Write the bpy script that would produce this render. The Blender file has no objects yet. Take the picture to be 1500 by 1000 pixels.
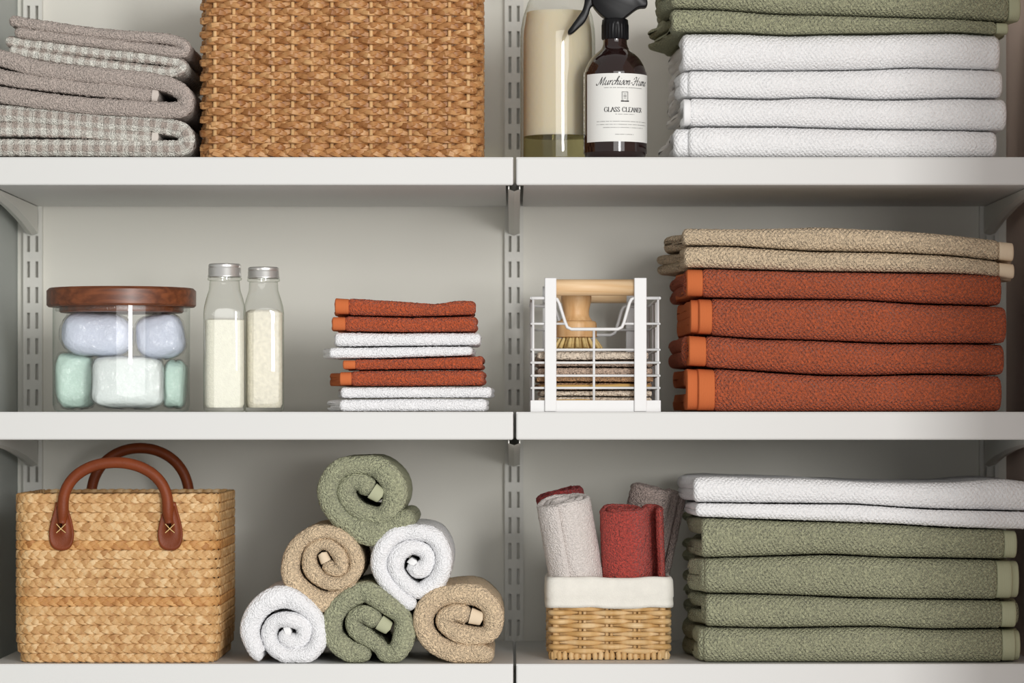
import bpy, math, random
import numpy as np
from mathutils import Vector

# ------------------------------------------------------------------ camera
S0, DIST, HZ, VX = 1290.0, 3.86, 611.0, 750.0      # px per metre at shelf front, camera distance, horizon row, centre column
ZEYE = (972.0 - HZ) / S0
sc = bpy.context.scene
cam = bpy.data.objects.new('camera', bpy.data.cameras.new('camera'))
sc.collection.objects.link(cam)
cam.location = (0, -DIST, ZEYE)
cam.rotation_euler = (math.pi / 2, 0, 0)
cam.data.sensor_width = 36.0
cam.data.lens = S0 * DIST / 1500.0 * 36.0
cam.data.shift_y = (HZ - 500.0) / 1500.0
cam.data.clip_end = 50
cam.data.dof.use_dof = True
cam.data.dof.focus_distance = DIST + 0.03
cam.data.dof.aperture_fstop = 7.0
sc.camera = cam

# ------------------------------------------------------------------ light
w = bpy.data.worlds.new('world'); sc.world = w; w.use_nodes = True
bg = w.node_tree.nodes['Background']
bg.inputs[0].default_value = (1.0, 0.985, 0.96, 1); bg.inputs[1].default_value = 0.42

def area(name, loc, target, sx, sy, power, col):
    l = bpy.data.lights.new(name, 'AREA'); l.shape = 'RECTANGLE'; l.size = sx; l.size_y = sy
    l.energy = power; l.color = col
    o = bpy.data.objects.new(name, l); sc.collection.objects.link(o)
    o.location = loc
    o.rotation_euler = (Vector(target) - Vector(loc)).to_track_quat('-Z', 'Y').to_euler()
    return o
area('window_light', (1.25, -4.3, 0.85), (0, 0.1, 0.3), 0.5, 1.2, 78, (1.0, 0.99, 0.97))
area('room_fill_light', (1.8, -5.2, 0.5), (0, 0.1, 0.3), 5.2, 3.4, 155, (1.0, 0.99, 0.97))  # added broad fill from behind the camera; brightens back wall and shelf undersides

vs = sc.view_settings
vs.view_transform = 'Standard'; vs.look = 'None'; vs.gamma = 1; vs.exposure = -0.06; vs.use_curve_mapping = False

# ------------------------------------------------------------------ helpers
rng = np.random.default_rng(7)
random.seed(7)
COL = sc.collection
PI = math.pi

def wx(px, y=0.0): return (px - VX) / (S0 * DIST / (DIST + y))
def wz(py, y=0.0): return ZEYE - (py - HZ) / (S0 * DIST / (DIST + y))
def pix(y=0.0): return (DIST + y) / (S0 * DIST)      # metres per pixel at depth y

def srgb(r, g, b):
    f = lambda c: (c / 255 / 12.92) if c <= 10.31 else ((c / 255 + .055) / 1.055) ** 2.4
    return (f(r), f(g), f(b), 1)

def tag(o, label=None, cat=None, group=None, kind=None):
    if label: o['label'] = label
    if cat: o['category'] = cat
    if group: o['group'] = group
    if kind: o['kind'] = kind
    return o

def thing(name, loc, label, cat, group=None):
    o = bpy.data.objects.new(name, None); COL.objects.link(o); o.location = loc
    o.empty_display_size = 0.02
    return tag(o, label, cat, group)

def origin(o):
    p = Vector((0, 0, 0))
    while o is not None:
        p += o.location; o = o.parent
    return p

def link(name, me, mat, parent=None, loc=None):
    o = bpy.data.objects.new(name, me); COL.objects.link(o)
    if mat and not me.materials: me.materials.append(mat)
    if parent is not None: o.parent = parent
    if loc is not None: o.location = loc
    return o

def mesh(name, V, F, mat, parent=None, smooth=True, uv=None, kind=None, sharp=None):
    """V world-space vertices, F list/array of faces; placed under parent."""
    V = np.asarray(V, float).reshape(-1, 3)
    if parent is not None:
        V = V - np.array(origin(parent))
        loc = None
    else:
        lo, hi = V.min(0), V.max(0)
        loc = np.array([(lo[0] + hi[0]) / 2, (lo[1] + hi[1]) / 2, lo[2]])
        V = V - loc
    me = bpy.data.meshes.new(name)
    if isinstance(F, np.ndarray):
        nf, k = F.shape
        me.vertices.add(len(V)); me.vertices.foreach_set('co', V.ravel())
        me.loops.add(nf * k); me.loops.foreach_set('vertex_index', F.ravel().astype(np.int32))
        me.polygons.add(nf); me.polygons.foreach_set('loop_start', (np.arange(nf) * k).astype(np.int32))
        if uv is not None:
            l = me.uv_layers.new(name='UVMap'); l.data.foreach_set('uv', uv[F.ravel()].astype(np.float32).ravel())
        me.update(calc_edges=True); me.validate()
    else:
        me.from_pydata(V.tolist(), [], F); me.update()
    if smooth: me.polygons.foreach_set('use_smooth', np.ones(len(me.polygons), bool))
    if sharp: me.set_sharp_from_angle(angle=math.radians(sharp))
    o = link(name, me, mat, parent, loc)
    if kind: o['kind'] = kind
    return o

def gridfaces(nu, nv, cu=False, cv=False):
    iu = np.arange(nu if cu else nu - 1); iv = np.arange(nv if cv else nv - 1)
    a, b = np.meshgrid(iu, iv, indexing='ij')
    a2, b2 = (a + 1) % nu, (b + 1) % nv
    return np.stack([a * nv + b, a2 * nv + b, a2 * nv + b2, a * nv + b2], -1).reshape(-1, 4)

def gridnormals(P, cu=False, cv=False):
    du = (np.roll(P, -1, 0) - np.roll(P, 1, 0)) if cu else np.gradient(P, axis=0)
    dv = (np.roll(P, -1, 1) - np.roll(P, 1, 1)) if cv else np.gradient(P, axis=1)
    N = np.cross(du, dv); L = np.linalg.norm(N, axis=-1, keepdims=True)
    return N / np.maximum(L, 1e-12)

def grid_uv(P):
    du = np.linalg.norm(np.diff(P, axis=0), axis=-1).mean(1)
    u = np.concatenate([[0], np.cumsum(du)])
    dv = np.linalg.norm(np.diff(P, axis=1), axis=-1).mean(0)
    v = np.concatenate([[0], np.cumsum(dv)])
    U, V = np.meshgrid(u, v, indexing='ij')
    return np.stack([U, V], -1)

def wob(t, seed, amp, wl):
    """smooth pseudo-random wave with wavelengths about wl (metres)"""
    r = np.random.default_rng(seed); out = 0 * t
    for k in (1.0, 0.57, 0.31):
        out = out + k * np.sin(2 * PI * t / (wl * k) + r.uniform(0, 6.28))
    return out * amp / 1.6

def box(name, x0, x1, y0, y1, z0, z1, mat, parent=None, bev=0.0, seg=2):
    import bmesh
    bm = bmesh.new(); bmesh.ops.create_cube(bm, size=1)
    for v in bm.verts:
        v.co = Vector(((x0 + x1) / 2 + v.co.x * (x1 - x0), (y0 + y1) / 2 + v.co.y * (y1 - y0), (z0 + z1) / 2 + v.co.z * (z1 - z0)))
    if bev > 0:
        bmesh.ops.bevel(bm, geom=bm.edges[:], offset=bev, segments=seg, affect='EDGES', profile=0.5)
    V = [tuple(v.co) for v in bm.verts]; bm.verts.index_update()
    F = [[v.index for v in f.verts] for f in bm.faces]; bm.free()
    return mesh(name, V, F, mat, parent, smooth=False)

def catmull(pts, step, closed=False):
    P = np.asarray(pts, float); n = len(P); out = []
    idx = range(n if closed else n - 1)
    g = lambda i: P[i % n] if closed else P[min(max(i, 0), n - 1)]
    for i in idx:
        p0, p1, p2, p3 = g(i - 1), g(i), g(i + 1), g(i + 2)
        for t in np.linspace(0, 1, 14, endpoint=False):
            out.append(.5 * ((2 * p1) + (-p0 + p2) * t + (2 * p0 - 5 * p1 + 4 * p2 - p3) * t * t + (-p0 + 3 * p1 - 3 * p2 + p3) * t ** 3))
    if not closed: out.append(P[-1])
    Q = np.array(out)
    if closed: Q = np.vstack([Q, Q[:1]])
    d = np.concatenate([[0], np.cumsum(np.linalg.norm(np.diff(Q[:, :3], axis=0), axis=1))])
    m = max(4, int(round(d[-1] / step)) + 1)
    s = np.linspace(0, d[-1], m)
    R = np.stack([np.interp(s, d, Q[:, k]) for k in range(Q.shape[1])], 1)
    return (R[:-1] if closed else R), s

def tube(path, r, n=8, closed=False, caps=True, up=None, flat=1.0):
    """vertices/faces of a tube; r scalar or array; flat scales the section along the frame's second axis"""
    P = np.asarray(path, float); m = len(P)
    T = (np.roll(P, -1, 0) - np.roll(P, 1, 0)) if closed else np.gradient(P, axis=0)
    T /= np.maximum(np.linalg.norm(T, axis=1, keepdims=True), 1e-12)
    if up is None:
        A = np.zeros((m, 3)); a = np.array([0, 0, 1.0]) if abs(T[0][2]) < .8 else np.array([0, 1.0, 0])
        for i in range(m):
            a = a - T[i] * np.dot(a, T[i]); a /= np.linalg.norm(a); A[i] = a
    else:
        A = np.broadcast_to(np.asarray(up, float), (m, 3)); A = A - T * (A * T).sum(1, keepdims=True)
        A = A / np.linalg.norm(A, axis=1, keepdims=True)
    B = np.cross(T, A)
    r = np.broadcast_to(np.asarray(r, float), (m,))
    th = np.arange(n) * 2 * PI / n
    V = P[:, None] + r[:, None, None] * (np.cos(th)[None, :, None] * A[:, None] * flat + np.sin(th)[None, :, None] * B[:, None])
    F = gridfaces(m, n, closed, True)
    V = V.reshape(-1, 3)
    if caps and not closed:
        V = np.vstack([V, P[:1], P[-1:]]); a, b = len(V) - 2, len(V) - 1
        i = np.arange(n); j = (i + 1) % n
        F = np.vstack([F, np.stack([np.full(n, a), i, j, j], 1)[:, [0, 2, 1, 1]], np.stack([np.full(n, b), (m - 1) * n + i, (m - 1) * n + j, (m - 1) * n + j], 1)])
        F = [list(dict.fromkeys(f)) for f in F.tolist()]
    return V, F

def join(parts):
    V, F, o = [], [], 0
    for v, f in parts:
        v = np.asarray(v); V.append(v)
        F += [[i + o for i in q] for q in (f.tolist() if isinstance(f, np.ndarray) else f)]
        o += len(v)
    return np.vstack(V), F

def lathe(prof, c, n=48, p=2.0, rot=0.0, cap=True):
    """prof [(r,z)], c (x,y,z); p>2 gives a rounded-square section (p may be per ring)"""
    th = np.arange(n) * 2 * PI / n
    pr = np.asarray(prof, float); V = []
    ps = np.broadcast_to(np.asarray(p, float), (len(pr),))
    for (r, z), q in zip(pr[:, :2], ps):
        k = (np.abs(np.cos(th)) ** q + np.abs(np.sin(th)) ** q) ** (-1 / q)
        V.append(np.stack([c[0] + r * k * np.cos(th + rot), c[1] + r * k * np.sin(th + rot), np.full(n, c[2] + z)], 1))
    V = np.vstack(V); F = gridfaces(len(pr), n, False, True)[:, [0, 3, 2, 1]]
    return V, F

# ------------------------------------------------------------------ materials
def new_mat(name):
    m = bpy.data.materials.new(name); m.use_nodes = True
    return m, m.node_tree.nodes, m.node_tree.links, m.node_tree.nodes['Principled BSDF']

def plain(name, col, rough=.5, metal=0, coat=0, noise=0.0, nscale=30, bump=0.0, bscale=200, spec=.5):
    m, N, L, b = new_mat(name)
    b.inputs['Base Color'].default_value = col; b.inputs['Roughness'].default_value = rough
    b.inputs['Metallic'].default_value = metal; b.inputs['Coat Weight'].default_value = coat
    b.inputs['Specular IOR Level'].default_value = spec
    if noise or bump:
        tc = N.new('ShaderNodeTexCoord')
    if noise:
        n = N.new('ShaderNodeTexNoise'); n.inputs['Scale'].default_value = nscale; n.inputs['Detail'].default_value = 5
        L.new(tc.outputs['Object'], n.inputs['Vector'])
        r = N.new('ShaderNodeMapRange'); r.inputs['To Min'].default_value = 1 - noise; r.inputs['To Max'].default_value = 1 + noise
        r.inputs['From Min'].default_value = .25; r.inputs['From Max'].default_value = .75
        L.new(n.outputs['Fac'], r.inputs['Value'])
        x = N.new('ShaderNodeMix'); x.data_type = 'RGBA'; x.blend_type = 'MULTIPLY'; x.inputs['Factor'].default_value = 1
        x.inputs[6].default_value = col; L.new(r.outputs[0], x.inputs[7]); L.new(x.outputs[2], b.inputs['Base Color'])
    if bump:
        n = N.new('ShaderNodeTexNoise'); n.inputs['Scale'].default_value = bscale; n.inputs['Detail'].default_value = 3
        L.new(tc.outputs['Object'], n.inputs['Vector'])
        bp = N.new('ShaderNodeBump'); bp.inputs['Strength'].default_value = bump; bp.inputs['Distance'].default_value = .001
        L.new(n.outputs['Fac'], bp.inputs['Height']); L.new(bp.outputs[0], b.inputs['Normal'])
    return m

def terry(name, col, scale=420, strength=1.0, var=.22, rice=0.0, dark=None):
    """looped towelling: cell relief (loops) in UV metres, optional diagonal rice weave, yarn mottle"""
    m, N, L, b = new_mat(name)
    uv = N.new('ShaderNodeTexCoord')
    v = N.new('ShaderNodeTexVoronoi'); v.feature = 'SMOOTH_F1'; v.inputs['Scale'].default_value = scale * 1.35
    v.inputs['Smoothness'].default_value = .2
    L.new(uv.outputs['UV'], v.inputs['Vector'])
    h = v.outputs['Distance']
    n = N.new('ShaderNodeTexNoise'); n.inputs['Scale'].default_value = scale * .8; n.inputs['Detail'].default_value = 2
    L.new(uv.outputs['UV'], n.inputs['Vector'])
    mm = N.new('ShaderNodeMath'); mm.operation = 'MULTIPLY_ADD'; mm.inputs[1].default_value = -1.0
    L.new(h, mm.inputs[0]); L.new(n.outputs['Fac'], mm.inputs[2]); h = mm.outputs[0]
    if rice:
        s = N.new('ShaderNodeSeparateXYZ'); L.new(uv.outputs['UV'], s.inputs[0])
        outs = []
        for k, (fx, fy) in enumerate(((1, .75), (1, -.75))):
            a = N.new('ShaderNodeMath'); a.operation = 'MULTIPLY'; a.inputs[1].default_value = fx * 2 * PI / rice; L.new(s.outputs[0], a.inputs[0])
            c = N.new('ShaderNodeMath'); c.operation = 'MULTIPLY_ADD'; c.inputs[1].default_value = fy * 2 * PI / rice
            L.new(s.outputs[1], c.inputs[0]); L.new(a.outputs[0], c.inputs[2])
            d = N.new('ShaderNodeMath'); d.operation = 'SINE'; L.new(c.outputs[0], d.inputs[0]); outs.append(d.outputs[0])
        e = N.new('ShaderNodeMath'); e.operation = 'ADD'; L.new(outs[0], e.inputs[0]); L.new(outs[1], e.inputs[1])
        f = N.new('ShaderNodeMath'); f.operation = 'MULTIPLY_ADD'; f.inputs[1].default_value = .2
        L.new(e.outputs[0], f.inputs[0]); L.new(h, f.inputs[2]); h = f.outputs[0]
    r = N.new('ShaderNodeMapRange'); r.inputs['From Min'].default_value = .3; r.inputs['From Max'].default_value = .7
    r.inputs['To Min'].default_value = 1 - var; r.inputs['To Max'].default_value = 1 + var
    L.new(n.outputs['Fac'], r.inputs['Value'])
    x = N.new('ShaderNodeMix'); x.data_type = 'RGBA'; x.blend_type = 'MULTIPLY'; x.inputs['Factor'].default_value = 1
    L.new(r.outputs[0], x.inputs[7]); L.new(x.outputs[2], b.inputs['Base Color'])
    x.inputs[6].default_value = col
    if dark is not None:      # check weave: two yarn colours in squares
        s2 = N.new('ShaderNodeSeparateXYZ'); L.new(uv.outputs['UV'], s2.inputs[0])
        fac = []
        for k, wl in ((0, .0132), (1, .015)):
            a = N.new('ShaderNodeMath'); a.operation = 'MULTIPLY'; a.inputs[1].default_value = 2 * PI / wl; L.new(s2.outputs[k], a.inputs[0])
            d = N.new('ShaderNodeMath'); d.operation = 'SINE'; L.new(a.outputs[0], d.inputs[0])
            g = N.new('ShaderNodeMapRange'); g.inputs['From Min'].default_value = -.35; g.inputs['From Max'].default_value = .35
            g.inputs['To Min'].default_value = .0; g.inputs['To Max'].default_value = .5
            L.new(d.outputs[0], g.inputs['Value']); fac.append(g.outputs[0])
        ad = N.new('ShaderNodeMath'); ad.operation = 'ADD'; L.new(fac[0], ad.inputs[0]); L.new(fac[1], ad.inputs[1])
        mx = N.new('ShaderNodeMix'); mx.data_type = 'RGBA'; mx.inputs[6].default_value = dark; mx.inputs[7].default_value = col
        L.new(ad.outputs[0], mx.inputs[0]); L.new(mx.outputs[2], x.inputs[6])
        f = N.new('ShaderNodeMath'); f.operation = 'MULTIPLY_ADD'; f.inputs[1].default_value = .6
        L.new(ad.outputs[0], f.inputs[0]); L.new(h, f.inputs[2]); h = f.outputs[0]
    bp = N.new('ShaderNodeBump'); bp.inputs['Strength'].default_value = strength; bp.inputs['Distance'].default_value = .003
    L.new(h, bp.inputs['Height']); L.new(bp.outputs[0], b.inputs['Normal'])
    b.inputs['Roughness'].default_value = 1; b.inputs['Specular IOR Level'].default_value = .1
    b.inputs['Sheen Weight'].default_value = .15; b.inputs['Sheen Roughness'].default_value = .6
    return m

def hemcloth(name, col):
    m, N, L, b = new_mat(name)
    uv = N.new('ShaderNodeTexCoord')
    wv = N.new('ShaderNodeTexWave'); wv.inputs['Scale'].default_value = 260; wv.bands_direction = 'X'; wv.inputs['Distortion'].default_value = 1
    L.new(uv.outputs['UV'], wv.inputs['Vector'])
    bp = N.new('ShaderNodeBump'); bp.inputs['Strength'].default_value = .35; bp.inputs['Distance'].default_value = .0006
    L.new(wv.outputs['Fac'], bp.inputs['Height']); L.new(bp.outputs[0], b.inputs['Normal'])
    b.inputs['Base Color'].default_value = col; b.inputs['Roughness'].default_value = .95; b.inputs['Specular IOR Level'].default_value = .15
    return m

def fibre(name, c1, c2, c3, rough=.55, scale=45):
    """dried leaf / cane: streaky colour that also varies from strand to strand"""
    m, N, L, b = new_mat(name)
    uv = N.new('ShaderNodeTexCoord'); oi = N.new('ShaderNodeObjectInfo')
    ad = N.new('ShaderNodeVectorMath'); ad.operation = 'ADD'
    cx = N.new('ShaderNodeCombineXYZ'); mu = N.new('ShaderNodeMath'); mu.operation = 'MULTIPLY'; mu.inputs[1].default_value = 13
    L.new(oi.outputs['Random'], mu.inputs[0]); L.new(mu.outputs[0], cx.inputs[2])
    sm = N.new('ShaderNodeMapping'); sm.inputs['Scale'].default_value = (1, .15, 1); L.new(uv.outputs['UV'], sm.inputs['Vector'])
    L.new(sm.outputs[0], ad.inputs[0]); L.new(cx.outputs[0], ad.inputs[1])
    n = N.new('ShaderNodeTexNoise'); n.inputs['Scale'].default_value = scale; n.inputs['Detail'].default_value = 3
    L.new(ad.outputs[0], n.inputs['Vector'])
    r = N.new('ShaderNodeValToRGB'); e = r.color_ramp.elements
    e[0].position = .34; e[0].color = c1; e[1].position = .66; e[1].color = c3
    k = e.new(.5); k.color = c2
    L.new(n.outputs['Fac'], r.inputs['Fac'])
    # fine streaks along the strand (UV u is along it, v across)
    mp = N.new('ShaderNodeMapping'); mp.inputs['Scale'].default_value = (60, 1400, 1); L.new(uv.outputs['UV'], mp.inputs['Vector'])
    n2 = N.new('ShaderNodeTexNoise'); n2.inputs['Scale'].default_value = 1; n2.inputs['Detail'].default_value = 2; L.new(mp.outputs[0], n2.inputs['Vector'])
    mr = N.new('ShaderNodeMapRange'); mr.inputs['To Min'].default_value = .72; mr.inputs['To Max'].default_value = 1.22; L.new(n2.outputs['Fac'], mr.inputs['Value'])
    x = N.new('ShaderNodeMix'); x.data_type = 'RGBA'; x.blend_type = 'MULTIPLY'; x.inputs['Factor'].default_value = 1
    L.new(r.outputs[0], x.inputs[6]); L.new(mr.outputs[0], x.inputs[7]); L.new(x.outputs[2], b.inputs['Base Color'])
    bp = N.new('ShaderNodeBump'); bp.inputs['Strength'].default_value = .35; bp.inputs['Distance'].default_value = .0006
    L.new(n2.outputs['Fac'], bp.inputs['Height']); L.new(bp.outputs[0], b.inputs['Normal'])
    b.inputs['Roughness'].default_value = rough; b.inputs['Specular IOR Level'].default_value = .35
    return m

def woodmat(name, c1, c2, rough=.45, axis=0, coat=.15, freq=160, stretch=.06):
    m, N, L, b = new_mat(name)
    tc = N.new('ShaderNodeTexCoord'); mp = N.new('ShaderNodeMapping')
    s = [freq] * 3; s[axis] = freq * stretch; mp.inputs['Scale'].default_value = s
    L.new(tc.outputs['Object'], mp.inputs['Vector'])
    n = N.new('ShaderNodeTexNoise'); n.inputs['Scale'].default_value = 1; n.inputs['Detail'].default_value = 6; n.inputs['Distortion'].default_value = .4
    L.new(mp.outputs[0], n.inputs['Vector'])
    r = N.new('ShaderNodeValToRGB'); r.color_ramp.elements[0].position = .35; r.color_ramp.elements[0].color = c1
    r.color_ramp.elements[1].position = .65; r.color_ramp.elements[1].color = c2
    L.new(n.outputs['Fac'], r.inputs['Fac']); L.new(r.outputs[0], b.inputs['Base Color'])
    b.inputs['Roughness'].default_value = rough; b.inputs['Coat Weight'].default_value = coat; b.inputs['Coat Roughness'].default_value = .3
    return m

def thin_glass(name, tint, gloss_rough=.02, ior=1.5, edge=.35, edge_col=(.45, .5, .42, 1), crumple=0.0):
    """thin-walled glass: clear transmission, Fresnel reflection, deeper tint where the wall is seen along its length"""
    m = bpy.data.materials.new(name); m.use_nodes = True; N, L = m.node_tree.nodes, m.node_tree.links; N.clear()
    out = N.new('ShaderNodeOutputMaterial'); mix = N.new('ShaderNodeMixShader')
    tr = N.new('ShaderNodeBsdfTransparent'); gl = N.new('ShaderNodeBsdfGlossy'); gl.inputs['Roughness'].default_value = gloss_rough
    lw = N.new('ShaderNodeLayerWeight'); lw.inputs['Blend'].default_value = .5
    if crumple:
        tc = N.new('ShaderNodeTexCoord'); nz = N.new('ShaderNodeTexNoise'); nz.inputs['Scale'].default_value = 110; nz.inputs['Detail'].default_value = 3; nz.inputs['Distortion'].default_value = 2
        L.new(tc.outputs['Object'], nz.inputs['Vector'])
        bp = N.new('ShaderNodeBump'); bp.inputs['Strength'].default_value = crumple; bp.inputs['Distance'].default_value = .004
        L.new(nz.outputs['Fac'], bp.inputs['Height']); L.new(bp.outputs[0], gl.inputs['Normal']); L.new(bp.outputs[0], lw.inputs['Normal'])
    p5 = N.new('ShaderNodeMath'); p5.operation = 'POWER'; p5.inputs[1].default_value = 5; L.new(lw.outputs['Facing'], p5.inputs[0])
    f0 = 1.7 * ((ior - 1) / (ior + 1)) ** 2
    fr = N.new('ShaderNodeMath'); fr.operation = 'MULTIPLY_ADD'; fr.inputs[1].default_value = (1 - f0) * .7; fr.inputs[2].default_value = f0
    L.new(p5.outputs[0], fr.inputs[0])
    pw = N.new('ShaderNodeMath'); pw.operation = 'POWER'; pw.inputs[1].default_value = 4; L.new(lw.outputs['Facing'], pw.inputs[0])
    mx = N.new('ShaderNodeMix'); mx.data_type = 'RGBA'; mx.inputs[6].default_value = tint; mx.inputs[7].default_value = edge_col
    L.new(pw.outputs[0], mx.inputs[0]); L.new(mx.outputs[2], tr.inputs['Color'])
    L.new(fr.outputs[0], mix.inputs[0]); L.new(tr.outputs[0], mix.inputs[1]); L.new(gl.outputs[0], mix.inputs[2])
    L.new(mix.outputs[0], out.inputs[0])
    return m

M = {}
M['wall'] = plain('wall_paint', srgb(233, 231, 222), .7, bump=.08, bscale=300)
M['wall_left'] = plain('wall_left_grey', srgb(188, 193, 189), .7, bump=.08, bscale=300)  # greyer and darker than the back wall
M['wall_right'] = plain('wall_right_pink', srgb(228, 204, 192), .7, bump=.08, bscale=300)  # pinker than the back wall
M['steel'] = plain('white_powder_coat', srgb(219, 219, 217), .5, bump=.03, bscale=900)
M['steel_up'] = plain('upright_powder_coat', srgb(226, 225, 218), .5)
M['wire'] = plain('wire_coat', srgb(232, 232, 232), .45)
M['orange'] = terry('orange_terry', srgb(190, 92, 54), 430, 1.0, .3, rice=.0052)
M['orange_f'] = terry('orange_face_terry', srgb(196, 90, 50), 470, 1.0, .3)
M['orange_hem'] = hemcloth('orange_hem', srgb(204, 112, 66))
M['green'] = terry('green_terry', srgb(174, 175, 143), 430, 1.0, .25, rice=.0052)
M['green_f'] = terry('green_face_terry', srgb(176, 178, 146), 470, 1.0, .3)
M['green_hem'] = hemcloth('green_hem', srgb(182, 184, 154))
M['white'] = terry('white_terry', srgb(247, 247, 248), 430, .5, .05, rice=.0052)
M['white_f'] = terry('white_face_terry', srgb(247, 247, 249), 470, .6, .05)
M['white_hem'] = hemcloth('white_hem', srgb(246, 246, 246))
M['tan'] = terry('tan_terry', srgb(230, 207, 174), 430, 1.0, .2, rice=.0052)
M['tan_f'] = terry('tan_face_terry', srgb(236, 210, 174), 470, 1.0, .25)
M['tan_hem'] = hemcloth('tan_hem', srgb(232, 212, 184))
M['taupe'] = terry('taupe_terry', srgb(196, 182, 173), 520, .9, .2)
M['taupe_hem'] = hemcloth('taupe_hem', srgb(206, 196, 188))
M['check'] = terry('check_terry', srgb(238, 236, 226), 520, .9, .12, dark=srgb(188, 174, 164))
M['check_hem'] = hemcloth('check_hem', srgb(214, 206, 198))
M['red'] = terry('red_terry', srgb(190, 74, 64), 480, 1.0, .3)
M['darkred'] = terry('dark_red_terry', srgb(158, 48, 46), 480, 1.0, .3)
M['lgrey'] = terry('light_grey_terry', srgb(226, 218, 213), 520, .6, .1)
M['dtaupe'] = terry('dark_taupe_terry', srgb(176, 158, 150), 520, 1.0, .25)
M['linen'] = plain('linen', srgb(235, 232, 223), .95, noise=.04, nscale=120, bump=.4, bscale=700, spec=.1)
M['seagrass'] = fibre('seagrass', srgb(150, 98, 54), srgb(182, 130, 80), srgb(208, 162, 110), .45, 60)
M['stake'] = fibre('stake_cane', srgb(214, 166, 110), srgb(226, 184, 130), srgb(236, 200, 150), .5, 40)
M['hyacinth'] = fibre('water_hyacinth', srgb(176, 128, 78), srgb(206, 162, 108), srgb(228, 194, 146), .6, 90)
M['hyacinth_d'] = fibre('water_hyacinth_dark', srgb(166, 110, 58), srgb(196, 142, 84), srgb(216, 168, 108), .6, 70)
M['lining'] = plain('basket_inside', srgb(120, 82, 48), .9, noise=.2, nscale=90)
M['willow'] = fibre('willow', srgb(196, 154, 96), srgb(214, 176, 122), srgb(230, 200, 154), .45, 50)
M['leather'] = plain('brown_leather', srgb(120, 55, 23), .5, noise=.22, nscale=40, bump=.25, bscale=500, spec=.3)
M['thread'] = plain('cream_thread', srgb(226, 190, 130), .8)
M['lidwood'] = woodmat('acacia_lid', srgb(92, 47, 24), srgb(130, 72, 40), .4, 0)
M['beech'] = woodmat('beech', srgb(224, 184, 136), srgb(240, 208, 166), .5, 0, .05)
M['beech_v'] = woodmat('beech_brush', srgb(214, 164, 108), srgb(232, 190, 138), .5, 2, .05)
M['bristle'] = plain('bristle', srgb(232, 204, 140), .6, noise=.15, nscale=300)
M['glass'] = thin_glass('clear_glass', (.97, .98, .965, 1))
M['glass_pale'] = thin_glass('jar_glass', (.985, .99, .985, 1), edge_col=(.72, .78, .74, 1))
M['glass_bottle'] = thin_glass('bottle_glass', (.985, .99, .98, 1), edge_col=(.55, .58, .47, 1))
M['film'] = thin_glass('plastic_film', (1, 1, 1, 1), .10, 1.46, edge_col=(.97, .97, .97, 1), crumple=.5)
M['chrome'] = plain('bottle_cap_metal', srgb(232, 231, 228), .32, .8)
M['amber'] = plain('dark_amber_glass', srgb(38, 22, 20), .06, coat=.6)
M['blackplastic'] = plain('black_plastic', srgb(18, 18, 20), .35, spec=.25)
M['paper'] = plain('label_paper', srgb(236, 236, 232), .7)
M['ink'] = plain('label_ink', srgb(52, 50, 52), .8)
M['ink_l'] = plain('label_ink_light', srgb(128, 126, 126), .8)
M['salt'] = plain('bath_salt', srgb(240, 238, 222), .9, noise=.06, nscale=300, bump=.9, bscale=700)
M['salt2'] = plain('bath_salt_coarse', srgb(232, 226, 208), .9, noise=.12, nscale=260, bump=1.0, bscale=420)

def liquid(name, col, trans, rough=.1):
    m, N, L, b = new_mat(name)
    b.inputs['Base Color'].default_value = col; b.inputs['Roughness'].default_value = rough
    b.inputs['Subsurface Weight'].default_value = .6; b.inputs['Subsurface Radius'].default_value = (.03, .025, .015); b.inputs['Subsurface Scale'].default_value = .6
    b.inputs['Specular IOR Level'].default_value = .2
    return m
M['cream_liquid'] = liquid('cloudy_liquid', srgb(224, 212, 186), 0)
M['clear_liquid'] = thin_glass('settled_liquid', (.80, .77, .56, 1), .05, 1.2, edge_col=(.5, .45, .25, 1))
def fizz(name, col):
    m = plain(name, col, .95, noise=.04, nscale=60, bump=.7, bscale=330, spec=.15)
    return m
M['lav'] = fizz('lavender_fizz', srgb(226, 233, 250)); M['mint'] = fizz('mint_fizz', srgb(222, 248, 236)); M['ice'] = fizz('ice_fizz', srgb(242, 250, 248))
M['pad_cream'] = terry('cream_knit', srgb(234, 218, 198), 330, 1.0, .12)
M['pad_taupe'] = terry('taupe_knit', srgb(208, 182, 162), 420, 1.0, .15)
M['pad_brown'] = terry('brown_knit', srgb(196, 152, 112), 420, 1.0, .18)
M['pad_ochre'] = hemcloth('ochre_edge', srgb(206, 168, 104))

# ------------------------------------------------------------------ room shell
WALLY = 0.405
SIDE = 0.62
def slab(name, x0, x1, y0, y1, z0, z1, mat):
    o = box(name, x0, x1, y0, y1, z0, z1, mat); o['kind'] = 'structure'; return o
slab('wall_back', -1.0, 1.0, WALLY, WALLY + .1, -.9, 1.5, M['wall'])
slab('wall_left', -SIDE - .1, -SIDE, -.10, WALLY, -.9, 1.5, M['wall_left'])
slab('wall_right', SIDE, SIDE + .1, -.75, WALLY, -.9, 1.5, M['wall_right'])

# ------------------------------------------------------------------ shelving: uprights, brackets, shelves
TH = 41 / S0
ZT = [wz(972), wz(603), wz(230)]                     # shelf tops: bottom, middle, top
XC = wx(754)                                          # the joint between the two bays
XU = [wx(48, .395), wx(753, .395), wx(1449, .395)]

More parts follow.
